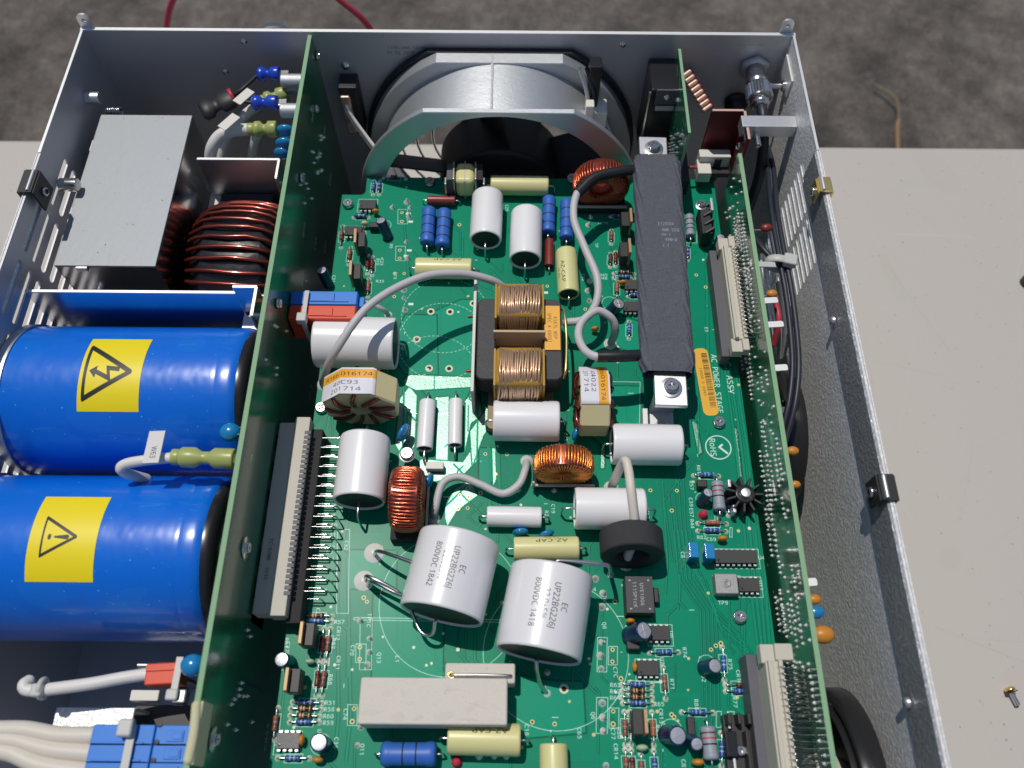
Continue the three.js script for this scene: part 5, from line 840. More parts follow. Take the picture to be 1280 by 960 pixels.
{
  const p = AZ(432, 122, ZB), g = thing('thermal_switch', 'black bracket with copper tabs on the rear panel between the upright board and the fan', 'switch', V3(p.x, p.y - 0.02, ZB));
  part('bracket', rbox(0.011, 0.038, 0.012, 0.0008, 0.002, 0.018, 0.006), m.black, g);
  for (let i = 0; i < 3; i++) part('tab', rbox(0.0055, 0.012, 0.004, 0.0008, 0, 0.026 - i * 0.009, 0.0125), m.copperFinger, g);
  part('fixing_screw', X(lathe([[0, 0.002], [0.002, 0.0016], [0.0027, 0.0005], [0.0027, 0]], 14), 0.001, 0.043, 0, Math.PI / 2), m.chrome, g);
  for (const [o, l] of [[0, 'white wire from the copper tabs into the fan, upper of two'], [5, 'white wire from the copper tabs into the fan, lower of two']]) cable('insulated_wire', l, 'wire', [AZ(427, 136 + o, -0.382), AZ(437, 152 + o, -0.378), AZ(452, 172 + o, -0.372), AZ(466, 190 + o, -0.366), AZ(478, 206 + o, -0.362)], 0.0011, m.whiteWire, 'thin white fan wires');
  const b = AZ(826, 115, ZB + 0.026), s = thing('panel_connector', 'black box shaped connector with a screw on the rear panel beside the fan', 'connector', V3(b.x, 0.100, ZB));
  part('shell', rbox(0.017, 0.056, 0.026, 0.0012, 0, 0.028, 0.013), m.blackGloss, s); part('edge_strip', rbox(0.0014, 0.054, 0.0014, 0.0004, -0.009, 0.028, 0.0265), m.chrome, s);
  part('bracket', rbox(0.013, 0.011, 0.001, 0.0003, 0.001, 0.0515, 0.0268), m.greyPlastic, s); part('screw', X(lathe([[0, 0.002], [0.0016, 0.0016], [0.002, 0.0005], [0.002, 0]], 14), 0.001, 0.052, 0.027, Math.PI / 2), m.chrome, s); part('clip', rbox(0.011, 0.0035, 0.0012, 0.0004, 0.001, 0.043, 0.0268), m.canTop, s);
}
{ // small upright board, copper fingers, maroon plate
  const x = A(850, 60, 0.165).x - 0.0035, g = thing('daughter_board', 'little upright green board at the rear panel crowded with soldered pins', 'circuit board', V3(x, PB, ZB + 0.004));
  part('board', box(0.0016, 0.056, 0.064, 0, 0.028, 0.032), [new THREE.MeshPhysicalMaterial({ map: boardTex(256, 256, '#0b5e3f', 20, 60), roughness: 0.25, clearcoat: 0.5 }), new THREE.MeshPhysicalMaterial({ map: boardTex(256, 256, '#0b5e3f', 20, 60), roughness: 0.25, clearcoat: 0.5 }), m.edgeGreen, m.edgeGreen, m.edgeGreen, m.edgeGreen], g);
  const js = []; for (let i = 0; i < 12; i++) for (let k = 0; k < 2; k++) js.push(X(lathe([[0.0008, 0], [0.0004, 0.001], [0, 0.0016]], 6), -0.0008, 0.014 + k * 0.006, 0.032 + i * 0.0026, 0, 0, Math.PI / 2)); for (let i = 0; i < 14; i++) js.push(X(lathe([[0.001, 0], [0.0006, 0.001], [0, 0.0018]], 6), -0.0008, rr(0.02, 0.045), rr(0.025, 0.06), 0, 0, Math.PI / 2)); part('solder_joint', js, m.solder, g).userData.kind = 'stuff';
  part('pin_header', [rbox(0.006, 0.012, 0.034, 0.0005, 0.0045, 0.012, 0.048)], m.black, g);
  const a = A(850, 86, 0.152), b = A(880, 134, 0.138), f = thing('contact_strip', 'row of small copper spring fingers slanting above the little upright board', 'contact strip', a.clone().add(b).multiplyScalar(0.5)), d = b.clone().sub(a), L = d.length();
  f.quaternion.setFromUnitVectors(V3(0, 0, 1), d.clone().normalize());
  for (let i = 0; i < 8; i++) part('finger', rbox(0.0072, 0.0034, L / 8 * 0.84, 0.0012, -0.0008, 0.0014, -L / 2 + (i + 0.5) * L / 8), m.copperFinger, f);
  part('backing', rbox(0.005, 0.002, L * 1.02, 0.0003, 0.002, -0.001, 0), m.maroon, f);
  const t = A(884, 134, 0.155), u = A(926, 138, 0.155), h = thing('heat_spreader', 'maroon bent metal plate with a screw above a white plug', 'heatsink', V3((t.x + u.x) / 2, 0.118, t.z)), w = u.x - t.x;
  part('plate', rbox(w, 0.037, 0.0016, 0.0005, 0, 0.0185, 0), m.maroon, h); part('flange', rbox(0.0016, 0.037, 0.022, 0.0005, w / 2, 0.0185, 0.011), m.maroon, h); part('top_edge', [box(w - 0.001, 0.0003, 0.0014, 0, 0.0372, 0), box(0.0014, 0.0003, 0.021, w / 2, 0.0372, 0.011)], m.copperFinger, h);
  part('screw', X(lathe([[0, 0.002], [0.002, 0.0016], [0.0025, 0.0005], [0.0025, 0]], 14), w / 2 - 0.0008, 0.022, 0.012, 0, 0, Math.PI / 2), m.chrome, h); part('standoff', cylY(0.003, 0.02).translate(0, -0.011, 0.008), m.black, h);
  const c = A(889, 188, 0.128), k = thing('plug_connector', 'white plastic plug with a red wire below the maroon plate', 'connector', V3(c.x, PB + 0.004, c.z)); part('housing', [rbox(0.0185, 0.011, 0.006, 0.0006, 0, 0.009, 0), rbox(0.008, 0.008, 0.011, 0.0006, -0.006, 0.006, 0.006)], m.whitePlastic, k); part('pin_row', rbox(0.012, 0.004, 0.008, 0.0005, 0.004, 0.004, 0.004), m.black, k);
  part('red_wire', tube([V3(-0.008, 0.008, 0.006), V3(-0.014, 0.0095, 0.0065), V3(-0.021, 0.006, 0.006)], 0.0009, 12, 6), m.redWire, k);
}
{ // coax plug, cross bar
  const w = AZ(936, 78, ZB), g = thing('coax_connector', 'nickel coaxial connector on the rear panel with a black cable', 'connector', V3(w.x, w.y, ZB));
  part('hex_nut', latheZ([[0.005, 0.0005], [0.0088, 0.0005], [0.0088, 0.0035], [0.005, 0.0035]], 6), m.steel, g);
  part('body', latheZ([[0, 0.003], [0.0055, 0.003], [0.0055, 0.012], [0.0064, 0.0125], [0.0064, 0.0150], [0.0056, 0.0155], [0.0056, 0.018], [0, 0.018]], 28), m.chrome, g);
  const kn = new THREE.Shape(); for (let i = 0; i < 56; i++) { const a = i * 2 * Math.PI / 56, r = i % 2 ? 0.0072 : 0.0066; i ? kn.lineTo(r * Math.cos(a), r * Math.sin(a)) : kn.moveTo(r, 0); } kn.closePath();
  part('knurled_sleeve', extr(kn, 0.009, 0.0003).translate(0, 0, 0.0178), m.chrome, g); part('rear_nut', latheZ([[0, 0.027], [0.0058, 0.027], [0.0058, 0.031], [0.004, 0.033], [0, 0.033]], 6), m.chrome, g);
  part('coax_cable', tube([V3(0, 0, 0.03), V3(0.0005, -0.001, 0.04), V3(0.002, -0.010, 0.050), V3(0.003, -0.032, 0.060), V3(0.002, -0.07, 0.064)], 0.0030, 24, 10), m.darkWire, g);
  const b2 = AZ(914, 122, ZB), k = thing('panel_plug', 'dark round plug on the rear panel under the coaxial connector', 'plug', V3(b2.x, b2.y, ZB)); part('body', latheZ([[0, 0], [0.0072, 0], [0.0072, 0.003], [0.0045, 0.0035], [0.0045, 0.012], [0, 0.012]], 20), m.black, k);
  const p = A(960, 146, 0.156), x0 = A(922, 148, 0.156).x, c = thing('cross_bar', 'square aluminium bar bridging the sunlit side panel and the board on edge', 'bar', V3(XR, 0.148, p.z)); part('bar', rbox(XR - x0, 0.008, 0.0085, 0.0005, -(XR - x0) / 2, 0.004, 0), m.alu, c); part('end_screw', cylY(0.0018, 0.009, 0.0003, 10).rotateX(Math.PI / 2).translate(-(XR - x0) * 0.7, 0.002, 0.004), m.chrome, c); part('end_screw', cylY(0.0018, 0.006, 0.0003, 10).rotateX(Math.PI / 2).translate(-(XR - x0) * 0.9, 0.002, 0.004), m.chrome, c);
}
// ---------------------------------------------------------------- the bay at the shaded side panel
{
  const g = thing('shield_box', 'plain grey sheet metal filter box in the rear corner of the chassis', 'metal box', V3(-0.2121, FLOOR, -0.3063)), W = 0.0524, D = 0.1055, H = 0.145 - FLOOR;
  part('case', [box(W, H - 0.0015, 0.001, 0, (H - 0.0015) / 2, D / 2 - 0.0005), box(W, H - 0.0015, 0.001, 0, (H - 0.0015) / 2, -D / 2 + 0.0005), box(0.001, H - 0.0015, D - 0.002, -W / 2 + 0.0005, (H - 0.0015) / 2, 0), box(0.001, H - 0.0015, D - 0.002, W / 2 - 0.0005, (H - 0.0015) / 2, 0)], m.mirror, g);
  part('lid', rbox(W + 0.0004, 0.0014, D + 0.0004, 0.0004, 0, H - 0.0007, 0), new THREE.MeshPhysicalMaterial({ map: canvas(512, 1024, (c, w, h) => { c.fillStyle = '#a6aaae'; c.fillRect(0, 0, w, h); for (let i = 0; i < 5000; i++) { c.fillStyle = rnd() < 0.5 ? `rgba(130,134,140,${rr(0.05, 0.25)})` : `rgba(190,195,200,${rr(0.05, 0.25)})`; c.fillRect(rnd() * w, rnd() * h, rr(1, 3), rr(1, 4)); } for (let i = 0; i < 40; i++) { c.strokeStyle = `rgba(${rnd() < 0.6 ? '90,92,96' : '225,228,230'},${rr(0.08, 0.3)})`; c.lineWidth = rr(0.6, 2); const x = rnd() * w, y = rnd() * h; c.beginPath(); c.moveTo(x, y); c.lineTo(x + rr(-60, 60), y + rr(-90, 90)); c.stroke(); } for (let i = 0; i < 14; i++) { c.fillStyle = 'rgba(60,62,66,0.6)'; c.beginPath(); c.arc(rnd() * w, rnd() * h, rr(1.5, 4), 0, 7); c.fill(); } }), metalness: 0.7, roughness: 0.62, bumpMap: rep(texNz, 3), bumpScale: 0.0001 }), g);
  for (const [x, z] of [[-W / 2 + 0.014, D / 2 + 0.0008], [-W / 2 - 0.0003, -0.03], [-W / 2 - 0.0003, 0.018]]) part('lid_tab', rbox(Math.abs(x) < 0.02 ? 0.006 : 0.0014, 0.003, Math.abs(x) < 0.02 ? 0.0014 : 0.008, 0.0003, x, H - 0.002, z), m.alu, g);
  part('terminal_bolt', X(cylY(0.003, 0.008, 0.0005, 8), -W / 2 + 0.010, H - 0.030, D / 2, Math.PI / 2), m.chrome, g);
}
{
  const g = thing('large_toroid_choke', 'large black toroid wound with spaced thick red copper wire', 'inductor', V3(-0.1555, FLOOR, -0.2835)), cy = 0.078;
  part('core', ringGeo(0.0460, 0.0245, 0.049, 0.009, 64).rotateY(Math.PI / 2).translate(0, cy, 0), mat(0.012, 0.012, 0.016, 0.3, 0, { clearcoat: 0.4, bumpMap: rep(texSoft, 6, 3), bumpScale: 0.0006 }), g);
  part('winding', coilGeo(windPts(0.0352, 0.0132, 0.0265, 44, 16, Math.PI * 2, 0.3, 0.035, 2.6), 0.00125, 6).rotateY(Math.PI / 2).translate(0, cy, 0), m.copperDark, g);
  part('mount', rbox(0.056, 0.036, 0.05, 0.002, 0, 0.018, 0), m.black, g);
  for (const [x, z] of [[0.01, 0.030], [-0.01, -0.030]]) part('lead', tube([V3(x, cy + 0.036, z), V3(x + 0.025, cy + 0.034, z + 0.004), V3(x + 0.040, cy + 0.026, z + 0.008)], 0.0013, 14, 7), m.copperRed, g);
}
{ // small L bracket with a black power part
  const a = A(241, 205, 0.140), b = A(346, 205, 0.140), w = b.x - a.x, g = thing('mounting_bracket', 'bent aluminium bracket holding a black module behind the large toroid', 'bracket', V3((a.x + b.x) / 2, 0.085, a.z));
  part('plate', rbox(w, 0.055, 0.0015, 0.0004, 0, 0.0275, 0), m.alu, g); part('flange', rbox(0.0015, 0.045, 0.014, 0.0004, w / 2 - 0.0008, 0.0325, 0.007), m.alu, g); part('top_edge', [box(w - 0.001, 0.0003, 0.0013, 0, 0.0552, 0), box(0.0013, 0.0003, 0.013, w / 2 - 0.0008, 0.0552, 0.007)], m.aluEdge, g);
  part('module', rbox(w * 0.66, 0.02, 0.012, 0.001, -0.002, 0.018, 0.0075), m.blackGloss, g); for (const x of [-0.012, 0.009]) part('module_screw', X(lathe([[0, 0.001], [0.0009, 0.0008], [0.0012, 0]], 8), x, 0.022, 0.0136, Math.PI / 2), m.chrome, g);
  part('spacer', X(cylY(0.0016, LBX - 0.0011 - b.x, 0.0002, 12), w / 2, 0.045, 0.009, 0, 0, -Math.PI / 2), m.chrome, g);
  part('foam_foot', rbox(0.012, 0.012, 0.012, 0.001, -w / 2 + 0.004, 0.018, 0.004), m.whitePlastic, g);
  // polished bracket across the bay
  const z = -0.2335, x1 = A(293, 370, 0.152).x, k = thing('mounting_bracket', 'long polished bracket across the bay mirroring the blue capacitor', 'bracket', V3((XL + x1) / 2, 0.095, z)), W2 = x1 - XL - 0.0005;
  part('plate', rbox(W2, 0.056, 0.0016, 0.0004, 0, 0.028, 0), mat(0.78, 0.78, 0.8, 0.22, 1), k); part('top_edge', box(W2 - 0.001, 0.0003, 0.0014, 0, 0.0562, 0), m.aluEdge, k);
  part('raised_tab', [rbox(0.0125, 0.022, 0.0016, 0.0004, W2 / 2 + 0.006, 0.0505, 0.0001), rbox(0.0016, 0.022, 0.017, 0.0004, W2 / 2 + 0.0118, 0.0505, 0.0086)], m.mirror, k); part('tab_edge', [box(0.012, 0.0003, 0.0014, W2 / 2 + 0.006, 0.0617, 0.0001), box(0.0014, 0.0003, 0.0165, W2 / 2 + 0.0118, 0.0617, 0.0086)], m.aluEdge, k);
  part('spacer', X(cylY(0.0022, 0.010, 0.0002, 12), W2 / 2 + 0.012, 0.053, 0.012, 0, 0, -Math.PI / 2), m.chrome, k);
  part('lower_lug', [rbox(0.012, 0.0016, 0.016, 0.0004, W2 / 2 + 0.004, 0.034, 0.008)], m.alu, k);
}
{ // the two blue capacitors
  const skin = canvas(1024, 512, (c, w, h) => { c.fillStyle = '#006bdb'; c.fillRect(0, 0, w, h);
    for (let i = 0; i < 420; i++) { c.fillStyle = `rgba(210,225,245,${rr(0.1, 0.75)})`; c.beginPath(); c.arc(rnd() * w, rnd() * h, rr(0.4, 1.5), 0, 7); c.fill(); }
    for (let i = 0; i < 60; i++) { c.strokeStyle = `rgba(150,190,235,${rr(0.05, 0.3)})`; c.lineWidth = rr(0.6, 2); const x = rnd() * w, y = rnd() * h, l = rr(8, 70); c.beginPath(); c.moveTo(x, y); c.lineTo(x + rr(-6, 6), y + l); c.stroke(); }
    for (let i = 0; i < 26; i++) { c.fillStyle = `rgba(120,170,225,${rr(0.03, 0.09)})`; c.beginPath(); c.ellipse(rnd() * w, rnd() * h, rr(8, 50), rr(8, 70), rnd() * 3, 0, 7); c.fill(); } });
  const blueSkin = new THREE.MeshPhysicalMaterial({ map: skin, roughness: 0.28, clearcoat: 0.6, clearcoatRoughness: 0.13, bumpMap: rep(texSoft, 3, 2), bumpScale: 0.0004 });
  const R = 0.038, YC = 0.1165, label = (draw) => canvas(512, 640, (c, w, h) => { c.fillStyle = '#f2dc12'; c.fillRect(0, 0, w, h); c.strokeStyle = '#20231f'; c.lineJoin = 'round'; draw(c, w, h); });
  const make = (lab, z, xe, pitch, lx, lw, tex, a0, a1) => {
    const x0 = -0.2453, L = xe - x0, g = thing('large_capacitor', lab, 'capacitor', V3((x0 + xe) / 2, YC, z), 0);
    part('can', ((q) => uvX(q, L))(latheX([[R - 0.004, -L / 2], [R - 0.001, -L / 2], [R, -L / 2 + 0.001], [R, L / 2 - 0.012], [R * 0.994, L / 2 - 0.0105], [R * 0.994, L / 2 - 0.0095], [R, L / 2 - 0.008], [R, L / 2 - 0.004], [R * 0.985, L / 2 - 0.0015], [R * 0.96, L / 2]], 96)), blueSkin, g);
    part('end_cap', latheX([[R * 0.965, L / 2 - 0.001], [R * 0.965, L / 2 + 0.002], [R * 0.93, L / 2 + 0.0045], [R * 0.8, L / 2 + 0.0055], [0, L / 2 + 0.0055]], 64), m.blackGloss, g);
    const cy = new THREE.CylinderGeometry(R + 0.00016, R + 0.00016, lw, 40, 1, true, a0, a1 - a0); cy.rotateZ(-Math.PI / 2);
    part('warning_label', cy.translate(lx - (x0 + xe) / 2, 0, 0), new THREE.MeshPhysicalMaterial({ map: tex, roughness: 0.4, clearcoat: 0.3 }), g);
    part('terminal', X(cylY(0.006, 0.006), L / 2 + 0.005, 0.012, 0, 0, 0, -Math.PI / 2), m.alu, g);
    return g;
  };
  // canvas x = round the can (u), canvas y = along the can
  const bolt = label((c, w, h) => { c.lineWidth = 34; c.beginPath(); c.moveTo(84, 590); c.lineTo(436, 582); c.lineTo(262, 118); c.closePath(); c.stroke(); c.lineWidth = 30; c.lineJoin = 'miter'; c.beginPath(); c.moveTo(246, 232); c.lineTo(238, 356); c.lineTo(306, 330); c.lineTo(262, 480); c.stroke(); c.fillStyle = '#20231f'; c.beginPath(); c.moveTo(256, 548); c.lineTo(222, 466); c.lineTo(304, 480); c.closePath(); c.fill(); });
  const excl = label((c, w, h) => { c.lineWidth = 19; c.beginPath(); c.moveTo(150, 520); c.lineTo(370, 512); c.lineTo(262, 200); c.closePath(); c.stroke(); c.fillStyle = '#20231f'; c.beginPath(); c.moveTo(250, 280); c.quadraticCurveTo(263, 250, 278, 280); c.lineTo(268, 408); c.lineTo(258, 408); c.closePath(); c.fill(); c.beginPath(); c.arc(263, 452, 17, 0, 7); c.fill(); });
  // angle runs from straight up towards the camera
  const lx1 = A(140, 480, 0.152).x, lx2 = A(84, 690, 0.152).x;
  make('big glossy blue capacitor with a lightning bolt warning label', -0.1894, -0.1305, 0, lx1, 0.0290, bolt, -Math.PI * 0.5 - 0.45, -Math.PI * 0.5 + 0.59);
  make('big glossy blue capacitor with an exclamation mark warning label', -0.1077, -0.1325, 0, lx2, 0.0290, excl, -Math.PI * 0.5 - 0.48, -Math.PI * 0.5 + 0.55);
  const cl = thing('hose_clamp', 'grey clamp band round the far end of the lightning capacitor', 'clamp', V3(-0.2429, YC, -0.1894)); part('band', latheX([[R + 0.0002, -0.0022], [R + 0.0010, -0.0022], [R + 0.0010, 0.0022], [R + 0.0002, 0.0022]], 72), m.alu, cl); part('clamp_lug', rbox(0.0040, 0.012, 0.008, 0.0006, 0, -0.028, -0.03), m.alu, cl);
  const c2 = thing('hose_clamp', 'grey clamp band round the exclamation mark capacitor at the picture edge', 'clamp', V3(-0.2429, YC, -0.1077)); part('band', latheX([[R + 0.0002, -0.0022], [R + 0.0010, -0.0022], [R + 0.0010, 0.0022], [R + 0.0002, 0.0022]], 72), m.alu, c2); part('clamp_lug', rbox(0.0040, 0.012, 0.008, 0.0006, 0, -0.028, -0.03), m.alu, c2);
}
{ // wires and terminals on the shaded side of the upright board
  const xB = LBX - 0.0012;
  const capsule = (name, label, cat, p, q, r, mt, grp) => { const d = q.clone().sub(p), g = thing(name, label, cat, p.clone().add(q).multiplyScalar(0.5), 0, grp); g.quaternion.setFromUnitVectors(V3(1, 0, 0), d.clone().normalize()); const L = d.length(); part('sleeve', latheX([[0, -L / 2], [r * 0.75, -L / 2], [r, -L / 2 + r * 0.3], [r, -L * 0.22], [r * 0.62, -L * 0.1], [r * 0.62, L * 0.04], [r, L * 0.13], [r, L / 2 - r * 0.2], [r * 0.85, L / 2], [0, L / 2]], 20), mt, g); return [g, L]; };
  const blueCr = mat(0.01, 0.06, 0.55, 0.25, 0, { clearcoat: 0.5 });
  for (const [x0, x1, y, l] of [[316, 344, 98, 'blue crimp terminal, nearer the rear panel'], [310, 342, 134, 'blue crimp terminal, second from the rear panel']]) { const [g, L] = capsule('crimp_terminal', l, 'terminal', A(x0, y, 0.155), A(x1, y - 1, 0.155), 0.0042, blueCr, 'blue crimp terminals on the upright board'); part('ring_tongue', rbox(0.006, 0.0012, 0.005, 0.0004, L / 2 + 0.002, 0, 0), m.solder, g); }
  for (const [y, l] of [[106, 0.0145], [143, 0.0145]]) { const p = A(346, y, 0.153).sub(leftBoard.position); part('standoff', X(cylY(0.0042, -0.0011 - p.x, 0.0005, 20), p.x, p.y, p.z, 0, 0, -Math.PI / 2), m.cast, leftBoard); void l; }
  let h = 0.148;
  const sg = 'yellow green insulated spade terminals';
  const spade = (p, q, label) => { const [g, L] = capsule('spade_terminal', label, 'terminal', p, q, 0.0046, m.spade, sg); part('collar', latheX([[0.003, -L * 0.5 - 0.003], [0.0036, -L * 0.5 - 0.003], [0.0036, -L * 0.5], [0.003, -L * 0.5]], 16), m.spade, g); part('blade', rbox(0.008, 0.0008, 0.005, 0.0003, L / 2 + 0.003, 0, 0), m.solder, g); };
  spade(A(312, 167, h), A(342, 166, h), 'yellow green spade terminal on the curled white wire behind the bracket');
  spade(A(325, 131, 0.146), A(352, 121, 0.146), 'yellow green spade terminal between the two blue crimps');
  spade(A(226, 578, 0.158), A(296, 579, 0.158), 'long yellow green spade terminal on the wire tagged W63');
  const ww = 'white wires in the capacitor bay';
  cable('insulated_wire', 'white wire curling down from the spade terminal behind the bracket', 'wire', [A(312, 167, h), A(295, 168, h), A(272, 174, h), A(260, 192, h - 0.006), A(259, 215, h - 0.02), A(262, 240, h - 0.04)], 0.0034, m.whiteWire, ww);
  cable('insulated_wire', 'second white wire curling down inside the first one', 'wire', [A(324, 131, 0.146), A(305, 146, 0.144), A(285, 165, 0.138), A(274, 190, 0.130), A(272, 225, 0.115)], 0.0030, m.whiteWire, ww);
  cable('insulated_wire', 'white wire going down between bracket and upright board', 'wire', [A(318, 170, 0.135), A(312, 190, 0.125), A(310, 230, 0.10)], 0.0030, m.whiteWire, ww);
  { const [g] = capsule('heat_shrink_sleeve', 'fat black heat shrink sleeve above the filter box', 'sleeve', A(246, 146, 0.150), A(286, 127, 0.152), 0.0062, m.black); g.children[0].scale.set(1, 0.7, 1.2); part('red_ring', latheX([[0.003, 0.0085], [0.0052, 0.0085], [0.0052, 0.0105], [0.003, 0.0105]], 18), m.redPlastic, g); }
  cable('insulated_wire', 'thin black wire from the sleeve to the blue crimp nearer the rear panel', 'wire', [A(286, 126, 0.152), A(298, 116, 0.155), A(316, 99, 0.155)], 0.0011, m.black);
  cable('insulated_wire', 'thin black wire from the sleeve to the second blue crimp', 'wire', [A(286, 130, 0.152), A(298, 132, 0.155), A(311, 134, 0.155)], 0.0011, m.black);
  for (const [x, y, l] of [[281, 158, 'cream wire tag with print on the curled white wire'], [299, 126, 'small white tag between the blue crimps']]) { const p = A(x, y, 0.156), g = thing('wire_tag', l, 'tag', p, -0.6); part('flag', rbox(0.006, 0.0006, 0.012, 0.0002), m.whitePlastic, g); }
  const D = [[352, 168, 0.148, 'bright blue disc on the upright board, farthest of three in a row'], [351, 184, 0.143, 'bright blue disc on the upright board, middle of three in a row'], [349, 196, 0.138, 'bright blue disc on the upright board, nearest of three in a row'], [289, 546, 0.158, 'shiny blue disc on the upright board above the lightning capacitor'], [247, 838, 0.150, 'blue disc on the upright board behind the orange plug']];
  for (const [x, y, hh, l] of D) { const p = A(x, y, hh), r = y > 800 ? 0.0050 : y > 500 ? 0.0048 : 0.0052, g = thing('disc_capacitor', l, 'capacitor', p, 0, 'blue discs on the upright board'); part('body', new THREE.SphereGeometry(r, 22, 16).scale(1, 0.85, y > 500 ? 0.9 : 0.5), m.blueDisc, g); for (const s of [-1, 1]) part('lead', tube([V3(r * 0.6, 0.001, s * 0.0015), V3((xB - p.x) * 0.7, 0.002, s * 0.002), V3(xB - p.x, 0.001, s * 0.0025)], 0.0004, 8, 6), m.lead, g); }
  // wire W63
  cable('insulated_wire', 'white wire tagged W63 lying in the gap between the two blue capacitors', 'wire', [A(228, 578, 0.158), A(205, 580, 0.158), A(175, 584, 0.158), A(158, 588, 0.157), A(153, 594, 0.155), A(162, 600, 0.150), A(185, 606, 0.14)], 0.0024, m.whiteWire, ww);
  const tw = canvas(64, 160, (c) => { c.fillStyle = '#d8d4d4'; c.fillRect(0, 0, 64, 160); text(c, 'W63', 34, 108, 30, Math.PI / 2, '#222', 'sans-serif'); });
  { const a = A(194, 566, 0.163), g = thing('wire_tag', 'white paper flag printed W63 on the wire between the capacitors', 'tag', a, 0.06); const pl = new THREE.BoxGeometry(0.0070, 0.0007, 0.0165), tm = new THREE.MeshPhysicalMaterial({ map: tw, roughness: 0.6 }); part('flag', pl, [m.whitePlastic, m.whitePlastic, tm, tm, m.whitePlastic, m.whitePlastic], g); g.rotation.x = -0.15; }
  // orange plug
  const o1 = A(187, 849, 0.140), o2 = A(232, 843, 0.140), og = thing('power_plug', 'orange red plug with a white wire below the exclamation mark capacitor', 'connector', V3((o1.x + o2.x) / 2, 0.130, o1.z), 0.06); part('housing', [rbox(o2.x - o1.x, 0.010, 0.0088, 0.0008, 0, 0.005, 0), rbox((o2.x - o1.x) * 0.96, 0.0007, 0.0028, 0.0002, 0, 0.0103, -0.0025)], m.redConn, og);
  cable('insulated_wire', 'white wire from the orange plug to a knot of cable ties', 'wire', [A(190, 850, 0.136), A(160, 855, 0.136), A(120, 863, 0.137), A(80, 869, 0.137), A(56, 872, 0.136), A(40, 872, 0.136), A(36, 866, 0.136), A(42, 861, 0.134)], 0.0026, m.whiteWire, ww);
  { const p = A(60, 870, 0.137), g = thing('cable_tie', 'pale cable tie knotted round the end of the white wire', 'cable tie', p); part('loop', X(new THREE.TorusGeometry(0.0036, 0.0012, 8, 20), 0, 0, 0, 0, Math.PI / 2, 0), m.nylon, g); part('tie_head', rbox(0.005, 0.0042, 0.0055, 0.0012, -0.001, 0.002, 0.001), m.nylon, g); }
  { const p = A(227, 852, 0.142), g = thing('cable_tie', 'white cable tie across the orange plug', 'cable tie', p); part('strap', rbox(0.003, 0.0010, 0.0135, 0.0003, 0, 0, -0.001), m.nylon, g); part('tie_head', rbox(0.0052, 0.0042, 0.0046, 0.0010, -0.0006, -0.0008, 0.0072), m.nylon, g); }
  // blue plugs at the bottom
  const bx = A(121, 928, 0.146).x, bx2 = A(243, 928, 0.146).x, zr = [A(180, 927, 0.146).z, A(180, 949, 0.146).z, A(180, 972, 0.146).z];
  zr.forEach((z, i) => { const g = thing('power_plug', ['blue two piece plug, farthest of the stack under a white tie', 'blue two piece plug, second of the stack under a white tie', 'blue two piece plug cut by the bottom edge'][i], 'connector', V3((bx + bx2) / 2, 0.128, z)), W = bx2 - bx, d = 0.0082; part('wire_half', [rbox(W * 0.64, 0.018, d, 0.0006, -W * 0.18, 0.009, 0)], m.blueConn, g); part('board_half', [rbox(W * 0.355, 0.0176, d, 0.0006, W * 0.322, 0.0088, 0), rbox(W * 0.17, 0.0006, d * 0.5, 0.0002, W * 0.36, 0.0178, 0), rbox(W * 0.10, 0.0012, d * 0.3, 0.0002, W * 0.38, 0.0178, 0)], m.blueConn, g); part('pin_hole', X(cylY(0.0010, 0.0004, 0.0001, 12), W * 0.18, 0.0178, -d / 2), m.resin, g); part('latch_ridge', rbox(W * 0.5, 0.0005, 0.0008, 0.0002, -W * 0.2, 0.0182, d * 0.32), m.blueConn, g); });
  { const p = A(165, 945, 0.149), g = thing('cable_tie', 'long white cable tie over the stack of blue plugs', 'cable tie', p); part('strap', rbox(0.0034, 0.0010, 0.030, 0.0003, 0.0002, -0.0014, 0.006), m.nylon, g); const q = A(165, 912, 0.150); part('tie_head', rbox(0.0062, 0.0045, 0.0068, 0.0012, q.x - p.x, 0.0005, q.z - p.z + 0.0016), m.nylon, g); }
  for (const [pts, l] of [[[[-30, 918], [0, 922], [40, 922], [80, 928], [122, 928]], 'thick beige wire to the farthest blue plug'], [[[-30, 930], [0, 934], [30, 936], [70, 946], [122, 950]], 'thick printed beige wire to the second blue plug'], [[[-30, 946], [0, 948], [25, 952], [60, 966], [122, 974]], 'thick beige wire sinking past the bottom edge']]) cable('insulated_wire', l, 'wire', pts.map(([x, y]) => A(x, y, 0.138)), 0.0036, m.beigeWire, ww);
  { const a = A(77, 893, 0.120), b = A(176, 890, 0.120), g = thing('metal_plate', 'glittering galvanised metal plate under the thick beige wires', 'metal plate', V3((a.x + b.x) / 2, 0.1185, a.z + 0.020)); part('plate', uvM(rbox(b.x - a.x, 0.0015, 0.040, 0.0004, 0, 0.0008, 0)), mat(0.95, 0.96, 0.98, 0.4, 0.4, { map: rep(texSpangle, 5), bumpMap: rep(texFine, 5), bumpScale: 0.00016 }), g); part('rear_edge', rbox(b.x - a.x, 0.020, 0.0015, 0.0004, 0, -0.0102, -0.0195), m.galv, g);
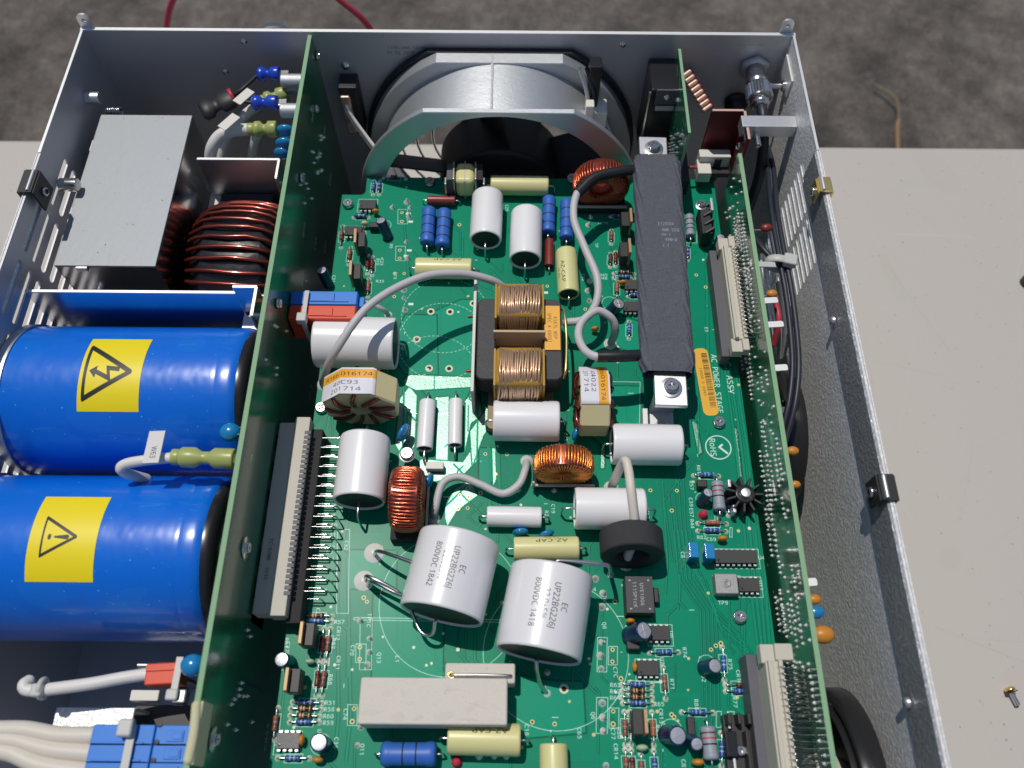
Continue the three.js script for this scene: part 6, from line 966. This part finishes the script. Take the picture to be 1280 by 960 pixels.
    const k = thing('mounting_bracket', 'black bar between the glittering plate and the upright board', 'bracket', V3(A(212, 902, 0.105).x, 0.085, A(212, 902, 0.105).z)); part('bar', rbox(0.030, 0.018, 0.012, 0.001, 0, 0.009, 0.001), m.black, k); part('upper_bar', rbox(0.024, 0.004, 0.009, 0.001, 0.004, 0.022, 0.011), m.greyPlastic, k); part('nut', rbox(0.0062, 0.0062, 0.0062, 0.001, 0.003, 0.012, -0.009), m.canTop, k); part('spacer', rbox(0.013, 0.0055, 0.0048, 0.0006, -0.012, 0.014, -0.009), m.whitePlastic, k); part('rod', X(cylY(0.0013, 0.028, 0.0002, 10), -0.012, 0.03, -0.02, 0, 0, -Math.PI / 2), m.solder, k); }
  { const g = thing('floor_bracket', 'dark grey folded bracket on the floor below the exclamation mark capacitor', 'bracket', V3(-0.185, FLOOR, -0.048)); part('upright', [rbox(0.008, 0.05, 0.002, 0.0004, 0, 0.025, -0.015), rbox(0.008, 0.05, 0.002, 0.0004, 0.014, 0.025, -0.015)], m.greyPlastic, g); part('foot', [rbox(0.009, 0.0018, 0.06, 0.0004, 0, 0.001, 0.012), rbox(0.009, 0.0018, 0.06, 0.0004, 0.014, 0.001, 0.012)], m.steel, g); }
}
// ---------------------------------------------------------------- between the board on edge and the sunlit side panel
{
  const loop = (px, py, h, dx = 0) => { const p = A(px, py, h); p.x = Math.min(p.x + dx, XR - 0.006); return p; };
  const cc = (d, l) => cable('insulated_wire', l, 'wire', [loop(955, 165, 0.120, d), loop(957, 200, 0.128, d), loop(963, 255, 0.138, d), loop(973, 310, 0.141, d), loop(983, 360, 0.140, d), loop(990, 410, 0.139, d), loop(993, 455, 0.138, d), loop(989, 500, 0.135, d), loop(978, 545, 0.128, d)], 0.0015, m.darkWire, 'black cables bowed along the sunlit side panel', 90);
  cc(-0.0012, 'black cable of a bowed pair, the one nearer the green board'); cc(0.0020, 'black cable of a bowed pair, the one nearer the side panel');
  const p = A(970, 320, 0.144), t = thing('cable_tie', 'white cable tie holding the bowed black cables', 'cable tie', p, -0.25); part('strap', X(new THREE.TorusGeometry(0.0052, 0.0012, 6, 24), 0.001, -0.003, 0, 0, 0, 0).scale(1.2, 0.9, 2.0), m.nylon, t); part('tie_head', rbox(0.007, 0.0045, 0.007, 0.001, 0.006, 0.0005, -0.001), m.nylon, t); part('tail', X(rbox(0.014, 0.001, 0.0034, 0.0003, -0.009, 0, 0.003), 0, 0, 0, 0, 0.3, -0.1), m.nylon, t);
  cable('insulated_wire', 'thin black wire crossing from the green board to the bowed cables', 'wire', [A(938, 290, 0.135), A(950, 305, 0.138), A(962, 318, 0.138), A(970, 330, 0.136)], 0.0016, m.darkWire);
  cable('insulated_wire', 'red and white twisted wire behind the far beige connector', 'wire', [A(962, 362, 0.130), A(970, 380, 0.128), A(972, 400, 0.125), A(966, 425, 0.115)], 0.0016, m.redWire);
  cable('insulated_wire', 'white wire behind the far beige connector', 'wire', [A(972, 350, 0.125), A(976, 380, 0.122), A(978, 410, 0.115), A(974, 440, 0.10)], 0.0019, m.whiteWire);
  const dots = [[992, 558, 0.0026, 'orange bead capacitor on the edge board, farther of two small ones', m.orangeDisc], [996, 600, 0.0022, 'orange bead capacitor on the edge board, nearer of two small ones', m.orangeDisc], [1022, 743, 0.0026, 'orange bead capacitor above the blue one on the edge board', m.orangeDisc], [1024, 759, 0.0034, 'blue bead capacitor on the back of the edge board', m.blueDisc], [1033, 787, 0.0045, 'fat orange bead capacitor on the back of the edge board', m.orangeDisc], [963, 362, 0.0026, 'yellow bead capacitor behind the far beige connector', m.orangeDisc], [955, 280, 0.0030, 'dark red bead capacitor at the back of the edge board', m.brownCap]];
  for (const [x, y, r, l, mt] of dots) { const q = A(x, y, 0.1395), g = thing('bead_capacitor', l, 'capacitor', q, 0, 'bead capacitors on the board on edge'); part('body', new THREE.SphereGeometry(r, 18, 12).scale(1.15, 0.8, 0.85), mt, g); part('lead', tube([V3(-r * 0.6, -0.0005, 0.0008), V3(RBX + 0.001 - q.x, -0.001, 0.001)], 0.0004, 4, 6), m.lead, g); }
  for (const [x, y, w, l] of [[978, 456, 0.0095, 'white metal spade tab with a hole on the edge board'], [971, 402, 0.011, 'metal tab behind the end of the far beige connector'], [969, 372, 0.010, 'thin metal tab level with the yellow bead'], [1022, 723, 0.007, 'metal spade tab above the orange and blue beads']]) { const q = A(x, y, 0.1405), g = thing('spade_tab', l, 'terminal', V3(RBX + 0.001, q.y, q.z), 0.08, 'metal tabs on the board on edge'); const s = rshape(w, 0.0034, 0.0010, w / 2, 0), hh = new THREE.Path(); hh.absarc(w * 0.8, 0, 0.0007, 0, 7); s.holes.push(hh); part('blade', extr(s, 0.0008, 0, 5).rotateX(-Math.PI / 2), m.aluEdge, g); }
  const fan2 = (l, z, y, R, x) => { const g = thing('small_fan', l, 'fan', V3(x, y, z), 0, 'black fans inside the sunlit side panel'); const ring = (ro, ri, a, b) => latheX([[ri, a], [ro, a], [ro, b], [ri, b], [ri, a]], 72); part('outer_ring', [ring(R, R - 0.004, -0.004, 0.006), ring(R - 0.0058, R - 0.0075, -0.006, 0.004)], m.blackGloss, g); part('backing', ring(R - 0.006, R * 0.42, 0.004, 0.0055), m.black, g); part('hub', latheX([[0, -0.006], [R * 0.4, -0.006], [R * 0.42, 0.006], [0, 0.006]], 32), m.beigePlastic, g); for (let i = 0; i < 7; i++) part('blade', X(X(rbox(0.0012, R * 0.5, R * 0.42, 0.0004, 0, R * 0.66, 0), 0, 0, 0, 0, 0.6, 0), 0, 0, 0, i * 2 * Math.PI / 7, 0, 0), m.black, g); for (let i = 0; i < 3; i++) part('strut', X(rbox(0.003, R * 0.55, 0.004, 0.0006, -0.005, R * 0.68, 0), 0, 0, 0, i * 2.1, 0, 0), m.greyPlastic, g); return g; };
  fan2('round black fan at the bottom of the picture behind the near beige connector', -0.010, 0.086, 0.046, 0.1475);
  fan2('round black fan behind the bowed black cables', -0.188, 0.080, 0.037, 0.1450);
}
// ---------------------------------------------------------------- behind the chassis, on the table, on the asphalt
{
  const Z = -0.425;
  cable('insulated_wire', 'pink red wire looping up behind the rear panel', 'wire', [AZ(199, 70, Z), AZ(201, 40, Z), AZ(208, 8, Z), AZ(232, -40, Z), AZ(300, -75, Z), AZ(370, -35, Z), AZ(415, 2, Z), AZ(446, 27, Z), AZ(462, 52, Z), AZ(468, 75, Z)], 0.0020, m.redWire, null, 80);
  cable('insulated_wire', 'pale beige cable end just showing above the rear panel', 'wire', [AZ(318, 60, -0.412), AZ(324, 42, -0.412), AZ(340, 38, -0.412), AZ(352, 45, -0.412), AZ(360, 58, -0.412)], 0.0026, m.beigeWire);
  let p = A(1270, 862, 0); let g = thing('loose_screw', 'small brass coloured screw lying alone on the table', 'screw', V3(p.x, 0, p.z), 0.3);
  part('head', latheZ([[0, -0.0055], [0.0022, -0.0055], [0.0030, -0.0045], [0.0030, -0.0035], [0, -0.003]], 18).translate(0, 0.003, 0), m.gold, g); part('captive_washer', latheZ([[0.001, -0.0030], [0.0034, -0.0030], [0.0034, -0.0024], [0.001, -0.0024]], 18).translate(0, 0.0034, 0), m.copperDark, g);
  { const pts = []; for (let i = 0; i <= 30; i++) pts.push([0.0013 + (i % 2 ? 0.0003 : 0), -0.0026 + i * 0.00024]); part('shank', latheZ([[0, -0.0026], ...pts, [0, 0.0046]], 14).translate(0, 0.0027, 0), m.chrome, g); }
  p = A(1286, 340, 0.004); g = thing('rubber_foot', 'grey knurled round knob at the edge of the picture on the table', 'knob', V3(p.x, 0, p.z)); part('rim', lathe([[0.0028, 0], [0.0056, 0], [0.0056, 0.005], [0.0046, 0.0058], [0.003, 0.005], [0.0028, 0]], 22), m.ferrite, g); part('centre', cylY(0.0025, 0.0036), m.alu, g);
  p = A(1157, 806, 0.003); g = thing('lint', 'tiny scrap of grey lint beside the sunlit rim', 'scrap', V3(p.x, 0.001, p.z)); for (let i = 0; i < 4; i++) part('fibre', tube([V3(rr(-0.002, 0.002), 0.001, -0.004 + i * 0.001), V3(rr(-0.002, 0.002), 0.002, 0), V3(rr(-0.003, 0.003), 0.001, 0.004)], 0.00025, 8, 5), m.greyPlastic, g);
  const gy = -0.74, q = A(1112, 172, gy), s = thing('dry_grass', 'dry brown grass stalk on the asphalt just beyond the table edge', 'grass stalk', V3(q.x, gy, q.z)); const e = A(1116, 146, gy).sub(q), f = A(1084, 106, gy).sub(q);
  part('stalk', tube([V3(0, 0.006, 0.03), V3(e.x * 0.5, 0.010, e.z * 0.5), V3(e.x, 0.008, e.z)], 0.0042, 12, 6), mat(0.30, 0.19, 0.10, 0.9), s); part('blade', tube([V3(e.x, 0.008, e.z), V3((e.x + f.x) / 2 + 0.015, 0.02, (e.z + f.z) / 2), V3(f.x, 0.015, f.z)], 0.0026, 12, 5), mat(0.22, 0.18, 0.12, 0.9), s);
}
scene.updateMatrixWorld(true);
renderer.render(scene, camera);
